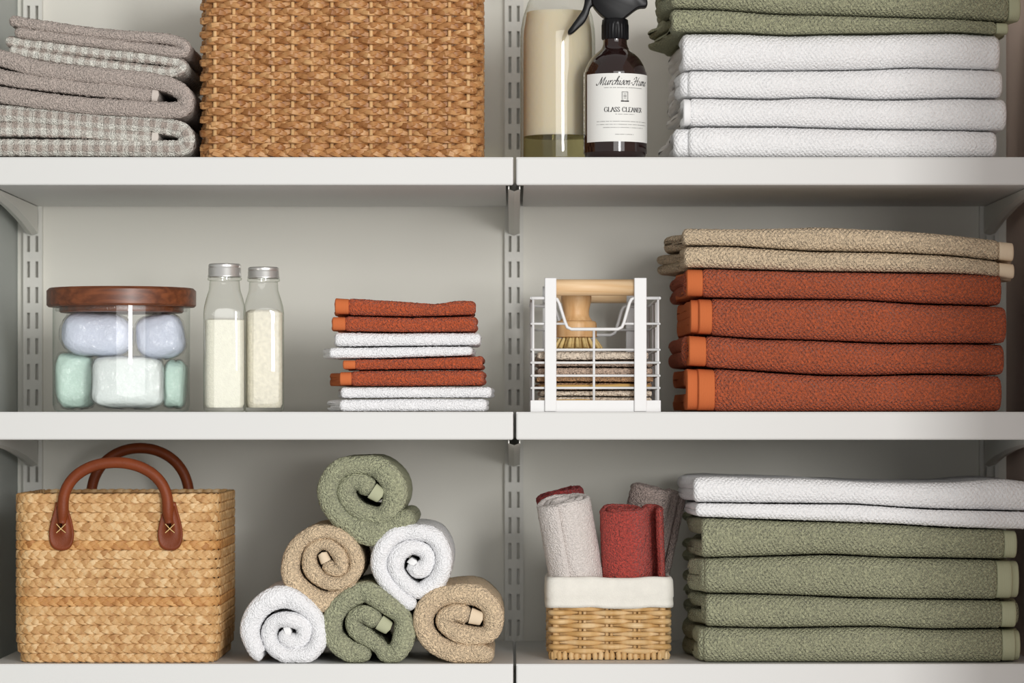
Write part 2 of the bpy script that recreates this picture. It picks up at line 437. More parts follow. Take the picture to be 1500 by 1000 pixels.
def upright(x, label):
    t = thing('wall_upright', (x, WALLY, -.35), label, 'shelf rail', 'slotted rails screwed to the back wall')
    W, yf = .011, WALLY - .011
    xs = [-W, -.0070, -.0034, .0034, .0070, W]
    zs, slot = [-.35], []
    zc0 = wz(20, .394)
    ks = sorted(zc0 + k * .032 for k in range(-34, 12))
    for zc in ks: zs += [zc - .010, zc + .010]
    zs.append(1.2)
    V, F = [], []
    nx = len(xs)
    for z in zs:
        for a in xs: V.append((x + a, yf, z))
    for i in range(len(zs) - 1):
        for j in range(nx - 1):
            if i % 2 == 1 and j in (1, 3): continue
            F.append((i * nx + j, i * nx + j + 1, (i + 1) * nx + j + 1, (i + 1) * nx + j))
    # slot sides
    for i in range(1, len(zs) - 1, 2):
        for j in (1, 3):
            c = [(x + xs[j], zs[i]), (x + xs[j + 1], zs[i]), (x + xs[j + 1], zs[i + 1]), (x + xs[j], zs[i + 1])]
            for k in range(4):
                (ax, az), (bx, bz) = c[k], c[(k + 1) % 4]
                o = len(V); V += [(ax, yf, az), (bx, yf, bz), (bx, yf + .0015, bz), (ax, yf + .0015, az)]; F.append((o, o + 1, o + 2, o + 3))
    mesh('slotted_face', V, F, M['steel_up'], t, smooth=False)
    for s in (-1, 1):
        box('flange', x + s * W - .0008, x + s * W + .0008, yf - .0004, WALLY, -.35, 1.2, M['steel_up'], t)
    return t
upright(XU[0], 'white slotted wall rail behind the glass jar and the leather-handled basket')
upright(XU[1], 'white slotted wall rail where the two bays of shelves meet')
upright(XU[2], 'white slotted wall rail behind the tall stacks of bath towels')

def bracket(x, zt, label):
    zu = zt - TH
    t = thing('shelf_bracket', (x, WALLY - .011, zu - .034), label, 'bracket', 'shelf brackets hooked into the rails')
    y0, y1 = .012, WALLY - .0125
    prof = [(y0, zu - .0005), (y0, zu - .004), (.10, zu - .0066), (.20, zu - .0128), (.30, zu - .022), (y1 - .012, zu - .0325), (y1, zu - .034), (y1, zu - .0005)]
    for s in (-1, 1):
        V = [(x + s * .0062 + d, y, z) for d in (-.0007, .0007) for y, z in prof]
        n = len(prof); F = [list(range(n))[::-1], list(range(n, 2 * n))] + [[i, (i + 1) % n, n + (i + 1) % n, n + i] for i in range(n)]
        mesh('side_plate', V, F, M['steel_up'], t, smooth=False)
    lo = prof[1:7]; V, F = [], []
    for y, z in lo:
        V += [(x - .0062, y, z), (x, y, z - .0022), (x + .0062, y, z)]
    for i in range(len(lo) - 1):
        a = i * 3; F += [(a, a + 1, a + 4, a + 3), (a + 1, a + 2, a + 5, a + 4)]
    mesh('lower_web', V, F, M['steel_up'], t, smooth=False)
    v, f = tube([(x, .010, zu - .012), (x, .0135, zu - .012)], .0011, 8)
for k, zt in enumerate(ZT):
    where = ['lowest', 'middle', 'uppermost'][k]
    for i, nm in enumerate(('beside the grey side wall', 'where the two shelves meet', 'beside the pinkish side wall')):
        bracket(XU[i], zt, 'white shelf bracket under the %s shelf, %s' % (where, nm))

def shelf(x0, x1, zt, label):
    t = thing('shelf_board', ((x0 + x1) / 2, .2, zt - TH), label, 'shelf', 'white metal shelf boards')
    box('top_panel', x0, x1, .0, .398, zt - .003, zt, M['steel'], t, .0008)
    box('front_lip', x0, x1, -.0006, .010, zt - TH, zt - .0002, M['steel'], t, .0022, 3)
    box('bottom_panel', x0 + (.0085 if x0 > -.1 else .001), x1 - (.0085 if x1 < .1 else .001), .006, .398, zt - TH + .0004, zt - TH + .0026, M['steel'], t, .0005)
gap = .0016
names = [('holding the leather-handled basket and rolled towels', 'holding the wicker basket and green bath towels'),
         ('holding the glass jar and folded washcloths', 'holding the wire basket and orange bath towels'),
         ('holding the grey towels and big woven basket', 'holding the spray bottle and white bath towels')]
for k, zt in enumerate(ZT):
    shelf(XC - .597, XC - gap, zt, 'white metal shelf board ' + names[k][0])
    shelf(XC + gap, XC + .597, zt, 'white metal shelf board ' + names[k][1])

# ------------------------------------------------------------------ cloth builders
def nap(P, N, amp, r):
    """loop pile: real relief on the cloth surface"""
    return P + N * (r.normal(0, 1, P.shape[:2]) * amp)[..., None]

def u_fold(name, xL, xR, zb, zt, y0, depth, th, mat, parent, step=.0016, pile=.00025, seed=1, edge=.0, nose=.020, inset=0.0, ends=(True, True), rice=0.0, er=None, eseed=None):
    """a folded sheet: closed fold towards the room, running left-right; zb/zt functions of x"""
    r = np.random.default_rng(seed)
    L = xR - xL
    er = min(th * .6, .006) if er is None else er
    eseed = seed if eseed is None else eseed
    e = np.array([0, .06, .18, .36, .6, .85]) * er
    xs = np.concatenate([xL + e, np.arange(xL + er, xR - er, step), (xR - e)[::-1]])
    k0 = np.clip((xs - xL) / er, 0, 1) if ends[0] else np.ones_like(xs)
    k1 = np.clip((xR - xs) / er, 0, 1) if ends[1] else np.ones_like(xs)
    kk = np.sqrt(np.clip(1 - (1 - np.minimum(k0, k1)) ** 2, 0, 1))
    b, t = zb(xs) + inset, zt(xs) - inset
    yf = y0 + inset + wob(xs, seed + 5, .0016, .13)
    h0 = np.maximum(t - b, .002); mid = (b + t) / 2
    nn = max(10, int((np.median(h0) + 2 * nose) / step))
    a = np.linspace(-PI / 2, PI / 2, nn)
    ca, sa = np.cos(a) ** .92, np.sign(np.sin(a)) * np.abs(np.sin(a)) ** .92
    tb = np.linspace(1, .03, 18) ** 1.5; tt = (np.linspace(.02, 1, 26)) ** 1.5
    def loop(off):
        h = np.maximum(h0 - 2 * off, .0006)
        R = np.maximum(np.minimum(nose, h0 * .5) - off * .6, .001)
        f = yf + off
        y = np.concatenate([(f + R)[:, None] + tb[None] * (depth - off)[:, None], (f + R)[:, None] - R[:, None] * ca[None], (f + R)[:, None] + tt[None] * (depth - off)[:, None]], 1)
        z = np.concatenate([np.repeat((mid - h / 2)[:, None], len(tb), 1), mid[:, None] + h[:, None] / 2 * sa[None], np.repeat((mid + h / 2)[:, None], len(tt), 1)], 1)
        # plumpness: slight sag/rise of the upper surface further in
        d = np.clip((y - f[:, None]) / depth, 0, 1)
        z = z + np.where(z > mid[:, None], 1, 0) * (wob(xs[:, None] + d * .3, seed + 9, .0008, .16) - .0010) * np.clip(d * 6, 0, 1)
        return y, z
    do = (1 - kk) * th / 2
    yo, zo = loop(do); yi, zi = loop(np.maximum(th - do, do + .00005))
    Y = np.concatenate([yo, yi[:, ::-1][:, ::4]], 1); Z = np.concatenate([zo, zi[:, ::-1][:, ::4]], 1)      # hidden inner face: coarse
    X = np.repeat(xs[:, None], Y.shape[1], 1)
    if edge:
        dd = np.clip((Y - y0 - .008) / .05, 0, 1)
        wl = np.exp(-((xs - xL) / .05) ** 2)[:, None]; wr = np.exp(-((xR - xs) / .05) ** 2)[:, None]
        X = X + (wob(Y, eseed + 20, edge, .30) - edge * .3) * dd * wl + wob(Y, eseed + 30, edge * .4, .30) * dd * wr
    P = np.stack([X, Y, Z], -1)
    uv = grid_uv(P)
    if pile:
        N = gridnormals(P, False, True)
        m = np.zeros(Y.shape); m[:, len(tb) - 1:yo.shape[1] - 12] = 1; m[:, yo.shape[1]:] = .3
        hh = r.normal(0, pile, Y.shape)
        if rice:
            U, Vv = uv[..., 0], uv[..., 1]
            hh = hh + rice * (np.sin(2 * PI * (U + .75 * Vv) / .0052) + np.sin(2 * PI * (U - .75 * Vv) / .0052)) * .5
        P = P - N * (hh * m * kk[:, None])[..., None] * np.sign(-1)
    nu, nv = Y.shape
    return mesh(name, P.reshape(-1, 3), gridfaces(nu, nv, False, True), mat, parent, uv=uv.reshape(-1, 2))

def ipx(pts, y):
    """function x -> z from photo points at depth y"""
    p = np.array(pts, float)
    xs, zs = wx(p[:, 0], y), wz(p[:, 1], y)
    d = np.linspace(xs[0], xs[-1], 60); zz = np.interp(d, xs, zs)
    k = np.hanning(9); k /= k.sum(); zs2 = np.convolve(np.pad(zz, 4, mode='edge'), k, 'valid')
    return lambda x: np.interp(x, d, zs2)

def folded_towel(name, label, cat, group, folds, y0, depth, mat, hem, seed, base=None):
    """folds: list of dicts px0, px1, top, bot, hemL, hemR (px), inner list; one towel"""
    f0 = folds[-1]
    x0, x1 = wx(f0['px0'], y0), wx(f0['px1'], y0)
    zb0 = float(np.min(ipx(f0['bot'], y0)(np.linspace(x0, x1, 20))))
    t = thing(name, ((x0 + x1) / 2, y0 + depth / 2, zb0), label, cat, group)
    m = pix(y0)
    for i, f in enumerate(folds):
        dy = f.get('dy', 0.0); yy = y0 + dy
        xa, xb = wx(f['px0'], yy), wx(f['px1'], yy)
        zt_, zb_ = ipx(f['top'], y0), ipx(f['bot'], y0)
        g = .0009
        zb = lambda x, q=zb_: q(x) + g
        zt = lambda x, q=zt_: q(x) - g
        hmed = float(np.median(zt_(np.linspace(xa, xb, 30)) - zb_(np.linspace(xa, xb, 30))))
        th = f.get('th', .3) * hmed
        hL, hR = f.get('hemL', 0) * m, f.get('hemR', 0) * m
        kw = dict(seed=seed * 31 + i * 7, edge=f.get('edge', .004), nose=f.get('nose', .018))
        u_fold('fold', xa + hL, xb - hR, zb, zt, yy, depth, th, mat, t, rice=f.get('rice', .0002), **kw)
        if hL: u_fold('hem', xa, xa + hL + .002, zb, zt, yy, depth, th * .9, hem, t, pile=0, step=.003, inset=.0007, er=.0018, **kw)
        if hR: u_fold('hem', xb - hR - .002, xb, zb, zt, yy, depth, th * .9, hem, t, pile=0, step=.003, inset=.0007, er=.0018, **kw)
        for j, n in enumerate(f.get('inner', [])):
            d = n.get('d', 1.0) * th + .0006
            ya = yy + .007 + n.get('dy', 0)
            za = lambda x, q=zb_: q(x) + .0016
            zc = lambda x, q=zt_: q(x) - .0016
            xa2, xb2 = wx(n['px0'], ya), wx(n['px1'], ya)
            th2 = n.get('th', .5) * (hmed - .0032)
            th2 = max(th2, .0016)
            kw2 = dict(seed=seed * 31 + i * 7 + 100 + j, edge=f.get('edge', .004), nose=f.get('nose', .018), eseed=seed * 31 + i * 7 + 50)
            hl, hr = n.get('hemL', 0) * m, n.get('hemR', 0) * m
            u_fold('inner_fold', xa2 + hl, xb2 - hr, za, zc, ya, depth - d - .01, th2, mat, t, step=.003, **kw2)
            if hl: u_fold('hem', xa2, xa2 + hl + .002, za, zc, ya, depth - d - .01, th2 * .95, hem, t, pile=0, step=.003, inset=.0005, er=.0018, **kw2)
            if hr: u_fold('hem', xb2 - hr - .002, xb2, za, zc, ya, depth - d - .01, th2 * .95, hem, t, pile=0, step=.003, inset=.0005, er=.0018, **kw2)
    return t

def path_sheet(name, C, T, O, E1, E2, E3, depth, mat, parent, step=.0016, pile=.0004, seed=1, ends=(True, True), front_wave=.0012, backn=12, r_edge=None, er=.5):
    """thick cloth following the curve C (n,2) in the plane E1,E2, edge rounded at O, running along E3 for depth; T thickness along C"""
    r = np.random.default_rng(seed)
    C = np.asarray(C, float); n = len(C)
    tg = np.gradient(C, axis=0); tg /= np.maximum(np.linalg.norm(tg, axis=1, keepdims=True), 1e-12)
    nr = np.stack([-tg[:, 1], tg[:, 0]], 1)
    s = np.concatenate([[0], np.cumsum(np.linalg.norm(np.diff(C, axis=0), axis=1))])
    T = np.broadcast_to(np.asarray(T, float), (n,)).copy()
    k = np.ones(n)
    if ends[0]: k = np.minimum(k, np.clip(s / (T * er), 0, 1))
    if ends[1]: k = np.minimum(k, np.clip((s[-1] - s) / (T * er), 0, 1))
    kk = np.sqrt(np.clip(1 - (1 - k) ** 2, 0.0004, 1))
    hw = T / 2 * kk
    re = hw if r_edge is None else np.minimum(hw, r_edge)
    nn = max(7, int(PI * np.median(T) / 2 / step) + 1)
    a = np.linspace(0, PI, nn)
    tl = np.linspace(1, 0, backn) ** 1.6
    f = wob(s, seed + 3, front_wave, .09) + (1 - kk) * T * er * .5
    off = np.concatenate([np.repeat(hw[:, None], backn, 1), hw[:, None] * np.cos(a)[None], -np.repeat(hw[:, None], backn, 1)], 1)
    d = np.concatenate([(f + re)[:, None] + tl[None] * depth, (f + re)[:, None] - re[:, None] * np.sin(a)[None], (f + re)[:, None] + tl[::-1][None] * depth], 1)
    ab = C[:, None, :] + nr[:, None, :] * off[..., None]
    O, E1, E2, E3 = (np.asarray(q, float) for q in (O, E1, E2, E3))
    P = O + ab[..., :1] * E1 + ab[..., 1:] * E2 + d[..., None] * E3
    uv = grid_uv(P)
    if pile:
        N = gridnormals(P, False, True)
        P = P + N * (r.normal(0, pile, P.shape[:2]) * np.clip(kk * 1.2, 0, 1)[:, None])[..., None]
    nu, nv = P.shape[:2]
    return mesh(name, P.reshape(-1, 3), gridfaces(nu, nv, False, True), mat, parent, uv=uv.reshape(-1, 2))

def px_path(pts, y, off=(0, 0), scale=1.0, thick=None, step=.0016):
    """crop points -> world x,z (and thickness in metres) resampled"""
    A = []
    for q in pts:
        px, py = off[0] + q[0] / scale, off[1] + q[1] / scale
        tk = (q[2] if len(q) > 2 else thick) / scale * pix(y)
        A.append((wx(px, y), wz(py, y), tk))
    R, s = catmull([(a, b, 0, c) for a, b, c in A], step)
    return R[:, :2], R[:, 3], s

# ------------------------------------------------------------------ taupe and checked towels on the top shelf
def side_folded(label, pts, inner, mat, hem, y0, depth, seed, thick, zmin, hem_len=10):
    C, T, s = px_path(pts, y0, (0, 0), 3.226, thick * 1.05)
    lo = float((C[:, 1] - T / 2).min())
    t = thing('bath_towel', (float(C[:, 0].mean()), y0 + depth / 2, max(lo, zmin)), label, 'towel', 'grey and checked towels')
    path_sheet('fold', C, T, (0, y0, 0), (1, 0, 0), (0, 0, 1), (0, 1, 0), depth, mat, t, seed=seed, r_edge=.006)
    if inner:
        C, T, s = px_path(inner, y0 + .004, (0, 0), 3.226, thick * .98)
        n = int(hem_len * pix() / .0016)
        path_sheet('inner_fold', C[:-n], T[:-n], (0, y0 + .003, 0), (1, 0, 0), (0, 0, 1), (0, 1, 0), depth - .01, mat, t, seed=seed + 1, r_edge=.005)
        path_sheet('hem', C[-n - 2:], T[-n - 2:] * .85, (0, y0 + .0035, 0), (1, 0, 0), (0, 0, 1), (0, 1, 0), depth - .01, hem, t, seed=seed + 1, pile=0, r_edge=.004, er=.14, ends=(False, True))
    return t
Zs = ZT[2]
side_folded('checked grey and white bath towel at the bottom of the pile beside the woven basket',
            [(-60, 528), (200, 545), (500, 572), (740, 590), (850, 612), (878, 655), (845, 697), (600, 698), (300, 696), (-60, 694)],
            [(-60, 605), (300, 612), (560, 632), (750, 650)], M['check'], M['check_hem'], .03, .27, 11, 74, Zs)
side_folded('plain taupe bath towel between two checked towels in the pile',
            [(-60, 255), (40, 282), (200, 325), (500, 358), (740, 384), (850, 428), (874, 478), (835, 516), (600, 508), (300, 486), (-60, 436)],
            [(-60, 345), (60, 372), (300, 402), (560, 430), (750, 450)], M['taupe'], M['taupe_hem'], .022, .27, 21, 72, Zs)
side_folded('thin checked grey and white towel just under the topmost taupe towel',
            [(22, 190), (250, 222), (600, 262), (780, 282), (860, 308), (800, 338), (600, 318), (300, 278), (40, 232)], None, M['check'], M['check_hem'], .03, .25, 31, 50, Zs)
side_folded('plain taupe hand towel on top of the checked towels',
            [(40, 92), (150, 112), (400, 148), (600, 168), (790, 182), (868, 212), (850, 244), (700, 226), (400, 190), (66, 148)], None, M['taupe'], M['taupe_hem'], .024, .25, 41, 48, Zs)

# ------------------------------------------------------------------ folded towels, right bays
YF = .012
def seam(*p): return list(p)
# white bath towels and green hand towel (top shelf)
w0 = seam((985, 47), (1080, 46), (1150, 50), (1250, 48), (1400, 46), (1480, 50))
w1 = seam((985, 101), (1130, 102), (1250, 101), (1340, 97), (1400, 99), (1480, 102))
w2 = seam((985, 141), (1130, 144), (1200, 141), (1290, 145), (1400, 142), (1480, 143))
w3 = seam((985, 184), (1140, 184), (1230, 187), (1360, 189), (1480, 191))
w4 = seam((985, 230), (1480, 230))
G = 'white bath towels on the top shelf'
folded_towel('bath_towel', 'bottom white bath towel of the stack beside the brown spray bottle', 'towel', G,
    [dict(px0=1009, px1=1461, top=w3, bot=w4, inner=[dict(px0=987, px1=1440)], nose=.02)], YF, .30, M['white'], M['white_hem'], 3)
folded_towel('bath_towel', 'white bath towel second from the bottom of the stack under the green towel', 'towel', G,
    [dict(px0=1001, px1=1475, top=w2, bot=w3, hemL=9, inner=[dict(px0=1010, px1=1450)], nose=.02)], YF + .002, .30, M['white'], M['white_hem'], 4)
folded_towel('bath_towel', 'white bath towel third from the bottom of the stack under the green towel', 'towel', G,
    [dict(px0=1008, px1=1469, top=w1, bot=w2, inner=[dict(px0=996, px1=1450)], nose=.02)], YF + .004, .30, M['white'], M['white_hem'], 5)
folded_towel('bath_towel', 'white bath towel lying directly under the folded green hand towel', 'towel', G,
    [dict(px0=1000, px1=1466, top=w0, bot=w1, inner=[dict(px0=1002, px1=1450)], nose=.022)], YF, .30, M['white'], M['white_hem'], 6)
g0 = seam((950, -26), (1100, -24), (1300, -20), (1490, -10))
g1 = seam((950, 10), (1060, 13), (1130, 19), (1250, 22), (1400, 27), (1490, 32))
g2 = seam((950, 40), (985, 46), (1080, 46), (1150, 50), (1250, 48), (1400, 46), (1490, 52))
folded_towel('hand_towel', 'sage green hand towel folded on top of the white bath towels', 'towel', None,
    [dict(px0=982, px1=1496, top=g0, bot=g1, hemR=16, edge=.012, th=.5), dict(px0=984, px1=1478, top=g1, bot=g2, hemR=16, edge=.014, th=.5)], YF + .002, .27, M['green'], M['green_hem'], 7)

# tan hand towel and orange bath towels (middle shelf)
t0 = seam((985, 333), (1100, 334), (1210, 331), (1300, 335), (1400, 343), (1490, 354))
t1 = seam((985, 359), (1080, 360), (1180, 367), (1300, 369), (1400, 374), (1490, 385))
t2 = seam((985, 391), (1100, 394), (1200, 397), (1300, 398), (1400, 400), (1450, 403), (1490, 411))
o1t = seam((985, 391), (1100, 394), (1200, 397), (1300, 398), (1480, 400))
o1 = seam((985, 434), (1100, 437), (1250, 438), (1350, 444), (1480, 448))
o2 = seam((985, 487), (1100, 495), (1200, 498), (1300, 502), (1480, 503))
o3 = seam((985, 535), (1080, 541), (1200, 549), (1280, 550), (1350, 547), (1480, 550))
o4 = seam((985, 603), (1480, 603))
G = 'orange bath towels on the middle shelf'
folded_towel('bath_towel', 'thick orange bath towel at the bottom of the stack beside the wire basket', 'towel', G,
    [dict(px0=1023, px1=1468, top=o3, bot=o4, hemL=23, th=.26, inner=[dict(px0=1006, px1=1440, hemL=22)])], YF, .30, M['orange'], M['orange_hem'], 13)
folded_towel('bath_towel', 'orange bath towel second from the bottom of the stack', 'towel', G,
    [dict(px0=1009, px1=1472, top=o2, bot=o3, hemL=24, inner=[dict(px0=998, px1=1440, dy=.02)])], YF + .003, .30, M['orange'], M['orange_hem'], 14)
folded_towel('bath_towel', 'orange bath towel third from the bottom with two hem bands showing', 'towel', G,
    [dict(px0=1024, px1=1475, top=o1, bot=o2, hemL=18, th=.24, inner=[dict(px0=1011, px1=1440, hemL=14)])], YF, .30, M['orange'], M['orange_hem'], 15)
folded_towel('bath_towel', 'orange bath towel directly under the folded tan towel', 'towel', G,
    [dict(px0=1006, px1=1468, top=o1t, bot=o1, hemL=22, inner=[dict(px0=1001, px1=1440, dy=.02)])], YF + .002, .30, M['orange'], M['orange_hem'], 16)
folded_towel('hand_towel', 'tan hand towel folded on top of the orange bath towels', 'towel', None,
    [dict(px0=1000, px1=1486, top=t0, bot=t1, hemR=20, edge=.012, th=.5), dict(px0=1002, px1=1487, top=t1, bot=t2, hemR=21, edge=.016, th=.5)], YF + .003, .27, M['tan'], M['tan_hem'], 17)

# white hand towel and green bath towels (bottom shelf)
h0 = seam((1010, 699), (1040, 697), (1180, 700), (1280, 706), (1400, 706), (1470, 700), (1510, 705))
h1 = seam((1010, 736), (1100, 737), (1250, 738), (1350, 745), (1510, 749))
h2 = seam((1010, 757), (1150, 762), (1300, 767), (1400, 773), (1510, 776))
n1 = seam((1015, 818), (1130, 815), (1220, 812), (1300, 817), (1400, 818), (1500, 820))
n2 = seam((1015, 869), (1130, 871), (1250, 876), (1350, 878), (1500, 879))
n3 = seam((1015, 918), (1130, 921), (1200, 919), (1290, 918), (1350, 922), (1500, 921))
n4 = seam((1015, 971), (1500, 971))
G = 'sage green bath towels on the bottom shelf'
folded_towel('bath_towel', 'sage green bath towel at the bottom of the stack, resting on the shelf', 'towel', G,
    [dict(px0=1030, px1=1489, top=n3, bot=n4, hemR=18, edge=.010, inner=[dict(px0=1022, px1=1496, hemR=14)])], YF - .002, .30, M['green'], M['green_hem'], 23)
folded_towel('bath_towel', 'sage green bath towel second from the bottom of the stack', 'towel', G,
    [dict(px0=1034, px1=1490, top=n2, bot=n3, hemR=20, edge=.010, inner=[dict(px0=1028, px1=1494, dy=.02)])], YF, .30, M['green'], M['green_hem'], 24)
folded_towel('bath_towel', 'sage green bath towel third from the bottom with two hem bands showing', 'towel', G,
    [dict(px0=1032, px1=1484, top=n1, bot=n2, hemR=21, edge=.010, inner=[dict(px0=1026, px1=1494, hemR=14)])], YF - .001, .30, M['green'], M['green_hem'], 25)
folded_towel('bath_towel', 'sage green bath towel directly under the folded white towel', 'towel', G,
    [dict(px0=1028, px1=1491, top=h2, bot=n1, hemR=17, edge=.010, inner=[dict(px0=1030, px1=1480)])], YF + .001, .30, M['green'], M['green_hem'], 26)
folded_towel('hand_towel', 'white hand towel folded on top of the green bath towels', 'towel', None,
    [dict(px0=1016, px1=1516, top=h0, bot=h1, edge=.010, th=.5, nose=.024), dict(px0=1019, px1=1514, top=h1, bot=h2, edge=.008, th=.5)], YF + .001, .28, M['white'], M['white_hem'], 27)

# washcloths (middle shelf)
G = 'folded washcloths beside the glass bottles'
c0 = seam((475, 432), (495, 434), (600, 441), (640, 444), (670, 438), (710, 440)); c1 = seam((475, 461), (600, 464), (710, 461)); c2 = seam((475, 485), (600, 487), (710, 486))
d1 = seam((470, 508), (600, 507), (710, 506)); d2 = seam((470, 525), (560, 525), (690, 521), (715, 518))
e1 = seam((470, 543), (600, 541), (720, 541)); e2 = seam((470, 566), (600, 566), (730, 565))
k1 = seam((470, 584), (600, 583), (730, 583)); k2 = seam((470, 603), (730, 603))
folded_towel('washcloth', 'white washcloth at the bottom of the small stack', 'washcloth', G,
    [dict(px0=499, px1=720, top=e2, bot=k1, th=.5, rice=0, edge=.008), dict(px0=497, px1=713, top=k1, bot=k2, th=.5, rice=0, edge=.012)], YF + .002, .15, M['white_f'], M['white_hem'], 33)
folded_towel('washcloth', 'orange washcloth between two white washcloths', 'washcloth', G,
    [dict(px0=502, px1=707, top=d2, bot=e1, hemL=17, th=.5, rice=0, edge=.008), dict(px0=497, px1=709, top=e1, bot=e2, hemL=16, th=.5, rice=0, edge=.012)], YF + .006, .14, M['orange_f'], M['orange_hem'], 34)
folded_towel('washcloth', 'white washcloth between two orange washcloths', 'washcloth', G,
    [dict(px0=490, px1=704, top=c2, bot=d1, th=.5, rice=0), dict(px0=482, px1=692, top=d1, bot=d2, th=.5, rice=0, edge=.01)], YF + .004, .14, M['white_f'], M['white_hem'], 35)
folded_towel('washcloth', 'orange washcloth on top of the small stack', 'washcloth', G,
    [dict(px0=490, px1=697, top=c0, bot=c1, hemL=19, th=.5, rice=0, edge=.012), dict(px0=486, px1=698, top=c1, bot=c2, hemL=18, th=.5, rice=0, edge=.008)], YF + .004, .14, M['orange_f'], M['orange_hem'], 36)

# ------------------------------------------------------------------ rolled towels
def snug(C, T, s):
    """thicken a rolled cloth until neighbouring turns touch"""
    D = np.linalg.norm(C[:, None] - C[None], axis=-1)
    far = np.abs(s[:, None] - s[None]) > np.median(T) * 1.5
    D = np.where(far, D, 9)
    # nearest turn on each side of the cloth
    tg = np.gradient(C, axis=0); nr = np.stack([-tg[:, 1], tg[:, 0]], 1)
    side = np.einsum('ijk,ik->ij', C[None] - C[:, None], nr) > 0
    dl = np.where(side, D, 9).min(1); dr = np.where(~side, D, 9).min(1)
    need = np.minimum(dl, dr)
    T2 = np.clip(need * 1.03, T * 1.05, T * 1.42)
    k = np.hanning(21); k /= k.sum()
    return np.convolve(np.pad(T2, 10, mode='edge'), k, 'valid')
def roll(label, pts, off, scale, thick, y0, depth, mat, hem, seed, hem_px=14):
    C, T, s = px_path(pts, y0, off, scale, thick, step=.0015)
    lo = float((C[:, 1] - T / 2).min())
    t = thing('rolled_towel', (float(C[:, 0].mean()), y0 + depth / 2, max(lo, 0)), label, 'towel', 'rolled hand towels piled as a pyramid')
    T = snug(C, T, s); C[:, 1] = np.maximum(C[:, 1], T / 2 + .0004)
    n = int(hem_px * pix(y0) / .0015)
    path_sheet('roll', C[:-n], T[:-n], (0, y0, 0), (1, 0, 0), (0, 0, 1), (0, 1, 0), depth, mat, t, step=.0015, seed=seed, pile=.0003, front_wave=.0025, backn=26, r_edge=.009)
    path_sheet('hem', C[-n - 2:], T[-n - 2:] * .8, (0, y0 + .0012, 0), (1, 0, 0), (0, 0, 1), (0, 1, 0), depth - .02, hem, t, seed=seed, pile=0, front_wave=0, r_edge=.006, er=.16, ends=(False, True))
    return t
roll('rolled sage green towel at the top of the pyramid, one end sticking out',
     [(955, 598, 110), (860, 650, 140), (740, 720, 180), (600, 770, 210), (440, 730, 200), (290, 620, 180), (190, 470, 175), (190, 320, 175), (290, 190, 165), (450, 160, 150), (620, 180, 165), (745, 290, 205), (775, 430, 215), (730, 555, 175), (630, 612, 145), (490, 580, 140), (390, 500, 130), (345, 400, 120), (390, 315, 120), (480, 315, 130), (575, 385, 155), (665, 440, 160)],
     (450, 655), 6.06, 160, .014, .20, M['green_f'], M['green_hem'], 51, 16)
roll('rolled tan towel under the top green roll, left flank of the pyramid',
     [(685, 560, 60), (560, 660, 140), (420, 705, 165), (270, 640, 155), (160, 520, 120), (140, 390, 105), (190, 250, 110), (310, 155, 120), (450, 135, 105), (580, 195, 110), (660, 310, 115), (670, 430, 110), (600, 530, 110), (480, 555, 100), (370, 510, 105), (300, 420, 105), (300, 310, 105), (370, 240, 95), (460, 245, 95), (540, 330, 95), (550, 430, 80), (480, 440, 80), (430, 380, 85), (395, 300, 85)],
     (400, 755), 5.556, 110, .010, .20, M['tan_f'], M['tan_hem'], 52, 15)
roll('rolled white towel under the top green roll, beside the tan roll',
     [(1160, 745, 80), (1050, 675, 110), (930, 560, 120), (862, 420, 120), (890, 270, 120), (1000, 160, 125), (1150, 135, 120), (1300, 170, 120), (1380, 290, 125), (1380, 430, 120), (1310, 560, 120), (1190, 615, 115), (1080, 560, 120), (1000, 440, 120), (1020, 320, 115), (1120, 260, 110), (1225, 290, 120), (1258, 370, 120), (1205, 440, 120), (1130, 415, 115), (1165, 365, 100)],
     (400, 755), 5.556, 118, .010, .20, M['white_f'], M['white_hem'], 53, 8)
roll('rolled white towel on the shelf at the foot of the pyramid',
     [(240, 685, 60), (170, 570, 130), (135, 440, 130), (190, 300, 135), (310, 205, 135), (450, 195, 130), (590, 280, 130), (675, 410, 130), (675, 540, 125), (590, 635, 125), (450, 650, 110), (330, 590, 110), (285, 480, 110), (330, 385, 110), (440, 362, 115), (545, 402, 120), (562, 482, 120), (512, 532, 115), (436, 522, 110), (410, 470, 100), (465, 455, 90)],
     (340, 840), 5.357, 125, .002, .20, M['white_f'], M['white_hem'], 54, 8)
roll('rolled sage green towel on the shelf between two other rolls',
     [(1090, 655, 90), (1010, 650, 110), (880, 590, 120), (790, 490, 115), (785, 370, 110), (840, 265, 115), (950, 180, 115), (1060, 150, 115), (1190, 230, 120), (1320, 330, 115), (1352, 430, 165), (1335, 540, 165), (1285, 620, 140), (1215, 640, 115), (1150, 575, 108), (1060, 510, 105), (970, 440, 100), (960, 360, 100), (1030, 320, 100), (1130, 370, 105), (1240, 440, 110)],
     (340, 840), 5.357, 112, .004, .20, M['green_f'], M['green_hem'], 55, 19)
roll('rolled tan towel on the shelf beside the slotted rail',
     [(790, 775, 90), (640, 775, 115), (450, 745, 120), (280, 670, 125), (185, 540, 120), (190, 390, 125), (300, 275, 130), (470, 240, 130), (640, 255, 135), (755, 345, 160), (782, 470, 170), (745, 570, 150), (640, 605, 125), (490, 580, 125), (385, 518, 118), (362, 450, 112), (440, 400, 110), (560, 420, 125), (690, 455, 135)],
     (590, 830), 5.884, 125, .004, .20, M['tan_f'], M['tan_hem'], 56, 18)

